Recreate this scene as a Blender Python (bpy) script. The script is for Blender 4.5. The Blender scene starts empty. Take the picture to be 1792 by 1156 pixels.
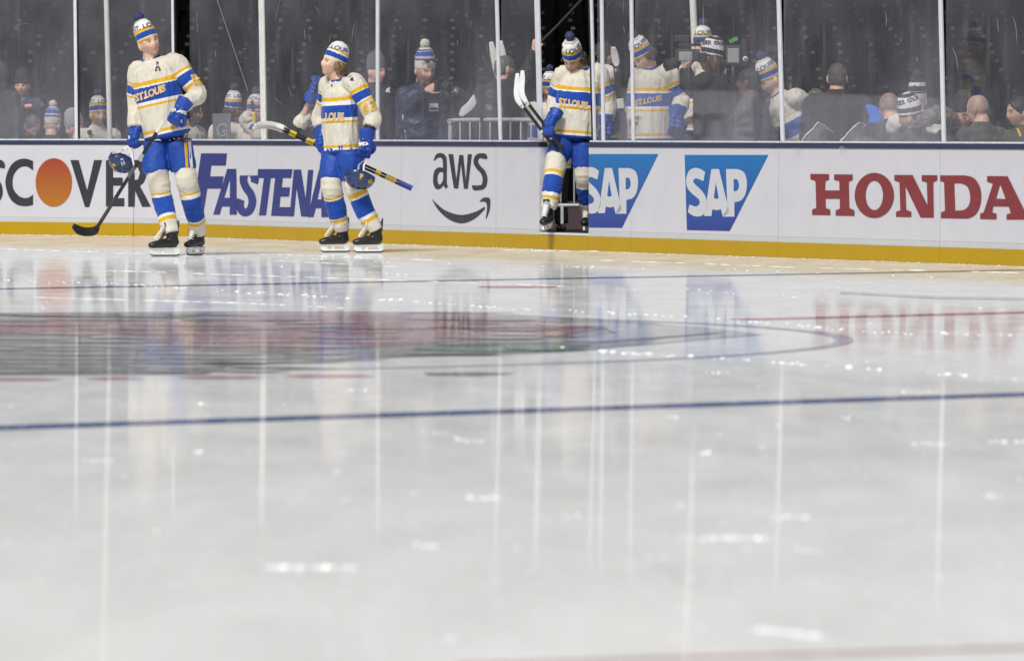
import bpy, bmesh, math, random
import numpy as np
from mathutils import Vector, Matrix, noise
from mathutils.bvhtree import BVHTree
from mathutils.geometry import tessellate_polygon

random.seed(7)
V = Vector
R = math.radians
SC = bpy.context.scene
COL = SC.collection

# ------------------------------------------------------------------ camera, sky, sun, exposure
FPX, U0, V0, CAMH, HOR = 10000.0, 896.0, 578.0, 1.2, 225.0
PITCH = math.atan((V0 - HOR) / FPX)
cam_d = bpy.data.cameras.new("camera")
cam = bpy.data.objects.new("camera", cam_d)
COL.objects.link(cam)
cam.location = (0, 0, CAMH)
cam.rotation_euler = (math.pi / 2 - PITCH, 0, 0)
cam_d.sensor_width = 36
cam_d.lens = FPX / 1792 * 36
cam_d.clip_start, cam_d.clip_end = 0.5, 3000
cam_d.dof.use_dof = True
cam_d.dof.focus_distance = 56
cam_d.dof.aperture_fstop = 5.0
SC.camera = cam

world = bpy.data.worlds.new("World")
SC.world = world
world.use_nodes = True
wn = world.node_tree
SUN_EL, SUN_AZ = 49, 205          # azimuth: direction the light comes from, degrees from +Y clockwise
sky = wn.nodes.new("ShaderNodeTexSky")
sky.sky_type = 'NISHITA'
sky.sun_disc = False
sky.sun_elevation = R(SUN_EL)
sky.sun_rotation = R(SUN_AZ)
sat = wn.nodes.new("ShaderNodeHueSaturation")
sat.inputs['Saturation'].default_value = 0.3
bg = wn.nodes['Background']
bg.inputs['Strength'].default_value = 0.068
wn.links.new(sky.outputs[0], sat.inputs['Color'])
wn.links.new(sat.outputs[0], bg.inputs['Color'])
sun_d = bpy.data.lights.new("sun", 'SUN')
sun_d.energy = 3.4
sun_d.angle = R(14)
sun_d.color = (1.0, 0.97, 0.92)
sun = bpy.data.objects.new("sun", sun_d)
COL.objects.link(sun)
to_sun = V((math.sin(R(SUN_AZ)) * math.cos(R(SUN_EL)), math.cos(R(SUN_AZ)) * math.cos(R(SUN_EL)), math.sin(R(SUN_EL))))
sun.rotation_euler = to_sun.to_track_quat('Z', 'Y').to_euler()
SC.view_settings.view_transform = 'Standard'
SC.view_settings.look = 'None'
SC.view_settings.exposure = -0.08
SC.view_settings.gamma = 1
SC.cycles.use_denoising = True
SC.cycles.max_bounces = 8
SC.cycles.transparent_max_bounces = 16

# ------------------------------------------------------------------ picture geometry -> place geometry
FWD = V((0, math.cos(PITCH), -math.sin(PITCH)))
UPV = V((0, math.sin(PITCH), math.cos(PITCH)))
EYE = V((0, 0, CAMH))

def ray(u, v):
    return V((1, 0, 0)) * ((u - U0) / FPX) + UPV * ((V0 - v) / FPX) + FWD

def P(u, v, Y):
    d = ray(u, v)
    return EYE + d * (Y / d.y)

def ICE(u, v, z=0.0):
    d = ray(u, v)
    return EYE + d * ((z - CAMH) / d.z)

B0, B1, B2 = ICE(-260, 406.5), ICE(330, 414.0), ICE(1900, 469.3)

class Seg:
    def __init__(s, a, b):
        s.a, s.b = a.copy(), b.copy()
        s.t = (b - a).normalized()
        s.n = V((s.t.y, -s.t.x, 0))            # towards the camera
        if s.n.y > 0: s.n = -s.n
SEG = [Seg(B0, B1), Seg(B1, B2)]

def seg_of(u): return SEG[0] if u < 330 else SEG[1]

def ONB(u, v, off=0.0, seg=None):
    s = seg or seg_of(u)
    o = s.a + s.n * off
    d = ray(u, v)
    k = (o - EYE).dot(s.n) / d.dot(s.n)
    return EYE + d * k

def YB(u): return ONB(u, 340).y
BH = 1.07                                         # board height
FLOOR = 0.13                                      # bench floor behind the boards

# ------------------------------------------------------------------ materials
def lin(c):
    return tuple(((x / 255) / 12.92 if x / 255 <= 0.04045 else ((x / 255 + 0.055) / 1.055) ** 2.4) for x in c)

def nodes_of(name):
    m = bpy.data.materials.new(name)
    m.use_nodes = True
    nt = m.node_tree
    return m, nt, nt.nodes['Principled BSDF']

def N(nt, kind, **kw):
    n = nt.nodes.new(kind)
    for k, v in kw.items():
        if k in n.inputs: n.inputs[k].default_value = v
        else: setattr(n, k, v)
    return n

def add_bump(nt, b, scale, strength, dist=0.01, stretch=None, coord='Object', kind='noise'):
    tc = N(nt, 'ShaderNodeTexCoord')
    mp = N(nt, 'ShaderNodeMapping')
    if stretch: mp.inputs['Scale'].default_value = stretch
    nt.links.new(tc.outputs[coord], mp.inputs['Vector'])
    if kind == 'noise':
        t = N(nt, 'ShaderNodeTexNoise', Scale=scale, Detail=4.0)
        out = t.outputs['Fac']
    else:
        t = N(nt, 'ShaderNodeTexWave', Scale=scale, Distortion=1.0)
        out = t.outputs['Fac']
    nt.links.new(mp.outputs[0], t.inputs['Vector'])
    bp = N(nt, 'ShaderNodeBump', Strength=strength, Distance=dist)
    nt.links.new(out, bp.inputs['Height'])
    nt.links.new(bp.outputs[0], b.inputs['Normal'])
    return mp

def vary(nt, b, col, amt, scale, src=None):
    """base colour times a mild noise: wear and weave of the thing itself"""
    tc = N(nt, 'ShaderNodeTexCoord')
    t = N(nt, 'ShaderNodeTexNoise', Scale=scale, Detail=5.0)
    nt.links.new(tc.outputs['Object'], t.inputs['Vector'])
    mr = N(nt, 'ShaderNodeMapRange')
    mr.inputs['From Min'].default_value = 0.3; mr.inputs['From Max'].default_value = 0.7
    mr.inputs['To Min'].default_value = 1 - amt; mr.inputs['To Max'].default_value = 1 + amt * 0.5
    nt.links.new(t.outputs['Fac'], mr.inputs['Value'])
    mx = N(nt, 'ShaderNodeMix', data_type='RGBA', blend_type='MULTIPLY')
    mx.inputs['Factor'].default_value = 1
    if src is None: mx.inputs['A'].default_value = (*col, 1)
    else: nt.links.new(src, mx.inputs['A'])
    nt.links.new(mr.outputs[0], mx.inputs['B'])
    nt.links.new(mx.outputs['Result'], b.inputs['Base Color'])

_M = {}
def mat(name, col, rough=0.6, metal=0.0, amt=0.12, scale=9.0, bump=0.0, bscale=60.0, bdist=0.004, spec=None, coat=0.0, sheen=0.0):
    if name in _M: return _M[name]
    m, nt, b = nodes_of(name)
    b.inputs['Roughness'].default_value = rough
    b.inputs['Metallic'].default_value = metal
    if spec is not None: b.inputs['Specular IOR Level'].default_value = spec
    if coat: b.inputs['Coat Weight'].default_value = coat
    if sheen: b.inputs['Sheen Weight'].default_value = sheen
    vary(nt, b, col, amt, scale)
    if bump: add_bump(nt, b, bscale, bump, bdist)
    _M[name] = m
    return m

def ramp_mat(name, stops, div, rough=0.8, bump=0.35, bscale=90, amt=0.10, sheen=0.15, bstretch=None, kind='noise', folds=0):
    """cloth whose bands follow the length of a limb (attribute 't')"""
    if name in _M: return _M[name]
    m, nt, b = nodes_of(name)
    b.inputs['Roughness'].default_value = rough
    b.inputs['Specular IOR Level'].default_value = 0.25
    b.inputs['Sheen Weight'].default_value = sheen
    at = N(nt, 'ShaderNodeAttribute', attribute_name='t')
    dv = N(nt, 'ShaderNodeMath', operation='DIVIDE'); dv.inputs[1].default_value = div
    nt.links.new(at.outputs['Fac'], dv.inputs[0])
    cr = N(nt, 'ShaderNodeValToRGB')
    cr.color_ramp.interpolation = 'CONSTANT'
    el = cr.color_ramp.elements
    while len(el) > 1: el.remove(el[-1])
    el[0].position = 0; el[0].color = (*stops[0][1], 1)
    for p, c in stops[1:]:
        e = el.new(min(p / div, 0.9999)); e.color = (*c, 1)
    nt.links.new(dv.outputs[0], cr.inputs[0])
    vary(nt, b, None, amt, 14, cr.outputs[0])
    add_bump(nt, b, bscale, bump, 0.004, bstretch, kind=kind)
    if folds:
        fine = b.inputs['Normal'].links[0].from_node
        tc = N(nt, 'ShaderNodeTexCoord')
        last = None
        for rot, st in (((0, R(25), 0), (1.5, 1.5, .35)), ((0, R(-38), 0), (1.2, 1.2, .4))):
            mp = N(nt, 'ShaderNodeMapping'); mp.inputs['Rotation'].default_value = rot; mp.inputs['Scale'].default_value = st
            nt.links.new(tc.outputs['Object'], mp.inputs[0])
            ns = N(nt, 'ShaderNodeTexNoise', Scale=7.0, Detail=2.0, Distortion=.4)
            nt.links.new(mp.outputs[0], ns.inputs['Vector'])
            bp = N(nt, 'ShaderNodeBump', Strength=.55, Distance=folds)
            nt.links.new(ns.outputs['Fac'], bp.inputs['Height'])
            if last: nt.links.new(last.outputs[0], bp.inputs['Normal'])
            last = bp
        nt.links.new(last.outputs[0], fine.inputs['Normal'])
    _M[name] = m
    return m

CREAM = (0.66, 0.62, 0.525)
WHITE = (0.75, 0.745, 0.73)
GOLD = (0.70, 0.40, 0.012)
BLUE = (0.010, 0.065, 0.37)
NAVY = (0.012, 0.022, 0.085)

JERSEY = ramp_mat('jersey_cloth', [(0, BLUE), (0.03, WHITE), (0.055, GOLD), (0.095, CREAM), (0.40, GOLD), (0.437, WHITE), (0.475, BLUE),
                   (0.645, WHITE), (0.675, GOLD), (0.712, CREAM),
                   (1.0, CREAM), (1.25, GOLD), (1.29, WHITE), (1.32, BLUE), (1.46, WHITE), (1.485, GOLD), (1.525, CREAM)], 2.0, folds=.045)
SOCK = ramp_mat('sock_knit', [(0, CREAM), (0.33, GOLD), (0.37, WHITE), (0.41, BLUE), (0.72, WHITE), (0.76, GOLD), (0.81, CREAM)], 1.0, bscale=120)
HAT = ramp_mat('team_knit', [(0, GOLD), (0.13, WHITE), (0.15, BLUE), (0.36, WHITE), (0.38, GOLD), (0.48, WHITE), (0.80, NAVY), (0.825, CREAM)], 1.0, bscale=55, bump=0.6)
HATB = ramp_mat('monochrome_knit', [(0, (.02,.02,.022)), (0.10, WHITE), (0.2, (.02,.02,.022)), (0.36, WHITE), (0.72, (.02,.02,.022)), (0.84, WHITE)], 1.0, bscale=55, bump=0.6)
HATC = ramp_mat('cream_cuff_knit', [(0, CREAM), (0.36, BLUE), (0.42, CREAM), (0.47, (.35,.12,.08)), (0.51, CREAM), (0.56, BLUE), (0.64, CREAM), (0.69, BLUE), (0.8, CREAM), (0.86, BLUE)], 1.0, bscale=55, bump=0.6)
HATK = ramp_mat('black_knit', [(0, WHITE), (0.3, (.02,.02,.022)), (0.34, WHITE), (0.37, (.02,.02,.022)), (0.6, WHITE), (0.64, (.02,.02,.022))], 1.0, bscale=55, bump=0.6)
M_navy = mat('navy_plastic', (0.018, 0.04, 0.13), 0.25, coat=0.4, amt=0.1)
M_blue = mat('blue_nylon', BLUE, 0.62, bump=0.5, bscale=35, bdist=0.006)
M_bluedk = mat('blue_glove_leather', (0.008, 0.058, 0.36), 0.5, bump=0.4, bscale=50)
M_cream = mat('cream_cloth', CREAM, 0.85, bump=0.4, bscale=70)
M_white = mat('white_plastic', (0.8, 0.8, 0.8), 0.3)
M_whitecloth = mat('white_cloth', (0.78, 0.77, 0.74), 0.8)
M_gold = mat('gold_twill', GOLD, 0.6)
M_orange = mat('tan_gold_twill', (0.80, 0.47, 0.12), 0.6)
M_navytwill = mat('navy_twill', (0.03, 0.04, 0.12), 0.7)
M_brown = mat('dark_brown_twill', (0.045, 0.03, 0.035), 0.7)
M_black = mat('black_leather', (0.012, 0.012, 0.014), 0.35, bump=0.3, bscale=60)
M_blackcloth = mat('black_cloth', (0.014, 0.014, 0.017), 0.85, bump=0.5, bscale=20, bdist=0.01)
M_charcoal = mat('charcoal_cloth', (0.05, 0.05, 0.052), 0.85, bump=0.5, bscale=20, bdist=0.01)
M_grey = mat('grey_knit', (0.10, 0.105, 0.115), 0.9, bump=0.6, bscale=80)
M_greyhood = mat('pale_grey_cloth', (0.32, 0.32, 0.33), 0.9, bump=0.4)
M_navycoat = mat('navy_puffer', (0.022, 0.03, 0.075), 0.5, bump=0.5, bscale=14, bdist=0.012)
M_olive = mat('olive_cloth', (0.085, 0.083, 0.06), 0.85, bump=0.4)
M_red = mat('red_cloth', (0.35, 0.04, 0.05), 0.85, bump=0.4)
M_fur = mat('fur', (0.18, 0.15, 0.12), 0.95, amt=0.5, scale=60, bump=0.8, bscale=120)
M_steel = mat('steel', (0.55, 0.56, 0.58), 0.35, 0.9)
M_galv = mat('galvanised_steel', (0.62, 0.63, 0.66), 0.4, 0.2)
M_alu = mat('satin_aluminium', (0.68, 0.69, 0.74), 0.5, 0.15, amt=0.1, scale=14, bump=0.12, bscale=40)
M_postwhite = mat('white_painted_post', (0.72, 0.71, 0.68), 0.4, amt=0.1)
M_rubber = mat('black_rubber', (0.01, 0.01, 0.01), 0.7)
M_dark = mat('dark_metal', (0.02, 0.02, 0.022), 0.45)
M_lens = mat('lens_glass', (0.01, 0.012, 0.02), 0.05, coat=1.0)
M_tape = mat('white_tape', (0.72, 0.70, 0.66), 0.7, bump=0.3)
M_yellow = mat('yellow_gloss', (0.75, 0.55, 0.02), 0.35)
M_violet = mat('blue_violet_grip', (0.06, 0.09, 0.42), 0.5)
M_skyblue = mat('bright_blue_cloth', (0.03, 0.16, 0.62), 0.8)

def skin_mat():
    m, nt, b = nodes_of('skin')
    at = N(nt, 'ShaderNodeAttribute', attribute_name='col')
    b.inputs['Roughness'].default_value = 0.5
    b.inputs['Subsurface Weight'].default_value = 0.08
    b.inputs['Subsurface Radius'].default_value = (0.02, 0.008, 0.004)
    vary(nt, b, None, 0.12, 40, at.outputs['Color'])
    add_bump(nt, b, 180, 0.1, 0.002)
    return m
SKIN = skin_mat()

def hair_mat(name, col):
    if name in _M: return _M[name]
    m, nt, b = nodes_of(name)
    b.inputs['Roughness'].default_value = 0.55
    vary(nt, b, col, 0.55, 45)
    add_bump(nt, b, 40, 0.9, 0.01, (1, 1, 0.25))
    _M[name] = m
    return m

# ------------------------------------------------------------------ mesh helpers
def finish(me, name, material, parent=None, base=None, smooth=True):
    """links a mesh (world coordinates) as one object; base = world position of its thing"""
    if base is not None:
        me.transform(Matrix.Translation(-base))
    if smooth: me.polygons.foreach_set('use_smooth', [True] * len(me.polygons))
    for m in (material if isinstance(material, (list, tuple)) else [material]): me.materials.append(m)
    o = bpy.data.objects.new(name, me)
    COL.objects.link(o)
    if parent is not None: o.parent = parent
    elif base is not None: o.location = base
    return o

def tag(o, label=None, cat=None, group=None, kind=None):
    if label: o['label'] = label
    if cat: o['category'] = cat
    if group: o['group'] = group
    if kind: o['kind'] = kind
    return o

def root(name, loc, label, cat, group=None):
    o = bpy.data.objects.new(name, None)
    o.empty_display_size = 0.1
    o.location = loc
    COL.objects.link(o)
    return tag(o, label, cat, group)

def bm_mesh(bm, name='m'):
    bmesh.ops.recalc_face_normals(bm, faces=bm.faces)
    me = bpy.data.meshes.new(name)
    bm.to_mesh(me); bm.free()
    return me

def obox(bm, o, x, y, z):
    """box from a corner o and three edge vectors"""
    vs = [bm.verts.new(o + x * i + y * j + z * k) for i in (0, 1) for j in (0, 1) for k in (0, 1)]
    for f in ((0, 1, 3, 2), (4, 6, 7, 5), (0, 4, 5, 1), (2, 3, 7, 6), (0, 2, 6, 4), (1, 5, 7, 3)):
        bm.faces.new([vs[i] for i in f])

def bevel(bm, w, seg=2):
    bmesh.ops.bevel(bm, geom=list(bm.edges), offset=w, segments=seg, affect='EDGES', profile=0.5)

def cr_resample(pts, rads, k=4):
    P_, R_ = [], []
    n = len(pts)
    if n < 3: k = max(k, 3)
    for i in range(n - 1):
        p0, p1, p2, p3 = pts[max(i - 1, 0)], pts[i], pts[i + 1], pts[min(i + 2, n - 1)]
        for j in range(k):
            t = j / k
            t2, t3 = t * t, t * t * t
            P_.append(0.5 * ((2 * p1) + (p2 - p0) * t + (2 * p0 - 5 * p1 + 4 * p2 - p3) * t2 + (3 * p1 - p0 - 3 * p2 + p3) * t3))
            s = t * t * (3 - 2 * t)
            a, b = rads[i], rads[i + 1]
            R_.append((a[0] + (b[0] - a[0]) * s, a[1] + (b[1] - a[1]) * s))
    P_.append(pts[-1]); R_.append(rads[-1])
    return P_, R_

def tube(bm, pts, rads, side=None, n=16, k=4, dome=0.35, power=2.0, resample=True):
    pts = [V(p) for p in pts]
    rads = [(r, r) if isinstance(r, (int, float)) else r for r in rads]
    if resample: pts, rads = cr_resample(pts, rads, k)
    rings = []
    m = len(pts)
    prev = None
    for i, p in enumerate(pts):
        t = (pts[min(i + 1, m - 1)] - pts[max(i - 1, 0)]).normalized()
        ref = V(side) if side is not None else (prev if prev is not None else (V((1, 0, 0)) if abs(t.x) < 0.8 else V((0, 1, 0))))
        x = (ref - t * ref.dot(t))
        x = x.normalized() if x.length > 1e-5 else t.orthogonal().normalized()
        y = t.cross(x)
        if side is None: prev = x
        a, b = rads[i]
        ring = []
        for j in range(n):
            an = 2 * math.pi * j / n
            c, s = math.cos(an), math.sin(an)
            e = 2.0 / power
            ring.append(bm.verts.new(p + x * (a * math.copysign(abs(c) ** e, c)) + y * (b * math.copysign(abs(s) ** e, s))))
        rings.append(ring)
    for i in range(m - 1):
        for j in range(n):
            bm.faces.new((rings[i][j], rings[i][(j + 1) % n], rings[i + 1][(j + 1) % n], rings[i + 1][j]))
    for ring, p, q, r in ((rings[0], pts[0], pts[1], rads[0]), (rings[-1], pts[-1], pts[-2], rads[-1])):
        d = (p - q).normalized() * (min(r) * dome)
        c = bm.verts.new(p + d)
        for j in range(n): bm.faces.new((ring[j], ring[(j + 1) % n], c))
    return pts, rads

def ellipsoid(bm, c, ax, ay, az, seg=16, ring=10):
    """ax, ay, az: axis vectors with their lengths"""
    r = bmesh.ops.create_uvsphere(bm, u_segments=seg, v_segments=ring, radius=1)
    for v in r['verts']:
        v.co = c + ax * v.co.x + ay * v.co.y + az * v.co.z

class Cloth:
    """lofted pieces fused into one surface; each corner keeps its place along its limb in 't'"""
    def __init__(s):
        s.bm = bmesh.new(); s.limbs = []
    def add(s, pts, rads, side=None, limb=0, n=20, **kw):
        p, r = tube(s.bm, pts, rads, side, n, **kw)
        s.limbs.append((limb, p, r))
        return s
    def blob(s, c, ax, ay, az):
        ellipsoid(s.bm, c, ax, ay, az)
    def build(s, name, material, parent=None, base=None, voxel=0.012, wr=0.0, wscale=6.0, smooth=2, col=None, stretch=(1, 1, 1), seed=0.0):
        tmp = bpy.data.objects.new('tmp', bm_mesh(s.bm))
        COL.objects.link(tmp)
        md = tmp.modifiers.new('r', 'REMESH'); md.mode = 'VOXEL'; md.voxel_size = voxel
        if smooth:
            sm = tmp.modifiers.new('s', 'SMOOTH'); sm.iterations = smooth; sm.factor = 0.5
        dg = bpy.context.evaluated_depsgraph_get()
        me = bpy.data.meshes.new_from_object(tmp.evaluated_get(dg))
        bpy.data.objects.remove(tmp)
        nv = len(me.vertices)
        co = np.empty(nv * 3); me.vertices.foreach_get('co', co); co = co.reshape(-1, 3)
        if wr:
            no = np.empty(nv * 3); me.vertices.foreach_get('normal', no); no = no.reshape(-1, 3)
            d = np.empty(nv)
            for i in range(nv):
                q = V((co[i, 0] * stretch[0] + seed, co[i, 1] * stretch[1], co[i, 2] * stretch[2])) * wscale
                a = noise.noise(q + V((noise.noise(q * 0.5) * 1.2, 0, 0)))
                q2 = V((q.x * .9 + q.z * .6, q.y * .9, q.z * .8 - q.x * .5)) * 1.7
                b_ = noise.noise(q2 + V((3.1, 0, 0)))
                d[i] = wr * ((1 - abs(a) * 3.0) * 0.6 + max(0, .5 - abs(b_) * 3.2) * 1.1 + 0.08 * noise.noise(q * 3.3))
            co = co + no * d[:, None]
            me.vertices.foreach_set('co', co.ravel())
        # limb parameter per corner
        if len(s.limbs):
            best = np.full(nv, 1e9); bl = np.zeros(nv, int)
            ts = {}
            for li, (lid, pts, rads) in enumerate(s.limbs):
                A = np.array([p[:] for p in pts]); L = np.r_[0, np.cumsum(np.linalg.norm(np.diff(A, axis=0), axis=1))]
                bd = np.full(nv, 1e9); bt = np.zeros(nv)
                for i in range(len(A) - 1):
                    d = A[i + 1] - A[i]; dd = d.dot(d) + 1e-12
                    k = np.clip((co - A[i]).dot(d) / dd, 0, 1)
                    q = A[i] + k[:, None] * d
                    rr = max(rads[i])
                    dist = np.linalg.norm(co - q, axis=1)
                    dn = dist / rr
                    u = dn < bd
                    bd[u] = dn[u]; bt[u] = ((L[i] + k * math.sqrt(dd)) / L[-1])[u]
                ts[li] = np.clip(bt, 0, 0.999)
                u = bd < best
                best[u] = bd[u]; bl[u] = li
            vi = np.empty(len(me.loops), int); me.loops.foreach_get('vertex_index', vi)
            T = np.stack([ts[i] + s.limbs[i][0] if s.limbs[i][0] == int(s.limbs[i][0]) else np.full(nv, s.limbs[i][0]) for i in range(len(s.limbs))])
            ls = np.empty(len(me.polygons), int); me.polygons.foreach_get('loop_start', ls)
            lt = np.empty(len(me.polygons), int); me.polygons.foreach_get('loop_total', lt)
            fl = bl[vi[ls]]
            cl = np.repeat(fl, lt)
            val = T[cl, vi]
            at = me.attributes.new('t', 'FLOAT', 'CORNER')
            at.data.foreach_set('value', val.astype(np.float32))
        if col is not None:
            c = col(co)
            at = me.color_attributes.new('col', 'FLOAT_COLOR', 'POINT')
            at.data.foreach_set('color', np.c_[c, np.ones(nv)].astype(np.float32).ravel())
        bvh = BVHTree.FromPolygons([tuple(c) for c in co], [tuple(p.vertices) for p in me.polygons])
        o = finish(me, name, material, parent, base)
        return o, bvh

def text2d(s, bold=0.0, size=1.0, outline=0.0):
    """letters as flat triangles, scaled to the unit box"""
    cu = bpy.data.curves.new('t', 'FONT')
    cu.body = s; cu.size = size; cu.offset = bold + outline; cu.resolution_u = 6
    ob = bpy.data.objects.new('t', cu); COL.objects.link(ob)
    dg = bpy.context.evaluated_depsgraph_get()
    me = bpy.data.meshes.new_from_object(ob.evaluated_get(dg))
    vs = [v.co.copy() for v in me.vertices]; fs = [tuple(p.vertices) for p in me.polygons]
    bpy.data.objects.remove(ob); bpy.data.curves.remove(cu); bpy.data.meshes.remove(me)
    return vs, fs

def text_box(s, bold=0.0):
    vs, fs = text2d(s, bold)
    x0 = min(v.x for v in vs); x1 = max(v.x for v in vs); y0 = min(v.y for v in vs); y1 = max(v.y for v in vs)
    return vs, fs, (x0, x1, y0, y1)

def quad_map(q, a, b):
    """bilinear: a right, b up; q = bottom-left, bottom-right, top-right, top-left"""
    return tuple((q[0][i] * (1 - a) + q[1][i] * a) * (1 - b) + (q[3][i] * (1 - a) + q[2][i] * a) * b for i in (0, 1))

def stick_on(px, faces, bvh, off, name, material, parent, base):
    """lays flat print onto a surface: every corner sits on the cloth below it"""
    vs = []
    for (u, v) in px:
        d = ray(u, v).normalized()
        h = bvh.ray_cast(EYE, d)
        if h[0] is None:
            h = bvh.find_nearest(EYE + d * (EYE.y + 55))
            vs.append(h[0] + h[1] * off if h[0] is not None else EYE + d * 55)
        else:
            n = h[1] if h[1].dot(d) < 0 else -h[1]
            vs.append(h[0] + n * off)
    med = sorted(v.y for v in vs)[len(vs) // 2]
    vs = [v if abs(v.y - med) < 0.35 else EYE + (v - EYE) * (med / v.y) for v in vs]
    me = bpy.data.meshes.new(name)
    me.from_pydata([tuple(v) for v in vs], [], faces)
    return finish(me, name, material, parent, base, smooth=False)

def text_on(s, q, bvh, material, parent, base, bold=0.03, off=0.004, name='lettering', outline=None, arc=0.0):
    vs, fs, (x0, x1, y0, y1) = text_box(s, bold)
    w, h = x1 - x0, y1 - y0
    def put(vv):
        out = []
        for v in vv:
            a, b = (v.x - x0) / w, (v.y - y0) / h
            u_, v_ = quad_map(q, a, b)
            out.append((u_, v_ + arc * (4 * (a - 0.5) ** 2)))
        return out
    if outline:
        ov, of = text2d(s, bold, outline=0.032)
        stick_on(put(ov), of, bvh, off, name, outline, parent, base)
        off += 0.003
    return stick_on(put(vs), fs, bvh, off, name, material, parent, base)

def poly_fill(loops):
    """triangles of a polygon with holes; loops of 2-D points"""
    tri = tessellate_polygon([[V((x, y, 0)) for x, y in l] for l in loops])
    pts = [p for l in loops for p in l]
    return pts, [tuple(t) for t in tri]

def smooth_loop(pts, closed=True, k=6):
    """points flagged with a third value 1 are corners; the rest is rounded"""
    out = []
    n = len(pts)
    for i in range(n if closed else n - 1):
        p1, p2 = pts[i], pts[(i + 1) % n]
        c1 = len(p1) > 2; c2 = len(p2) > 2
        p0 = p1 if c1 else pts[(i - 1) % n]
        p3 = p2 if c2 else pts[(i + 2) % n]
        if c1 and c2:
            out.append(p1[:2]); continue
        for j in range(k):
            t = j / k
            out.append(tuple(0.5 * ((2 * p1[d]) + (p2[d] - p0[d]) * t + (2 * p0[d] - 5 * p1[d] + 4 * p2[d] - p3[d]) * t * t + (3 * p1[d] - p0[d] - 3 * p2[d] + p3[d]) * t ** 3) for d in (0, 1)))
    if not closed: out.append(pts[-1][:2])
    return out

def ell(cx, cy, rx, ry, n=28, a0=0, a1=360):
    return [(cx + rx * math.cos(R(a0 + (a1 - a0) * i / n)), cy + ry * math.sin(R(a0 + (a1 - a0) * i / n))) for i in range(n if abs(a1 - a0) >= 360 else n + 1)]

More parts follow.
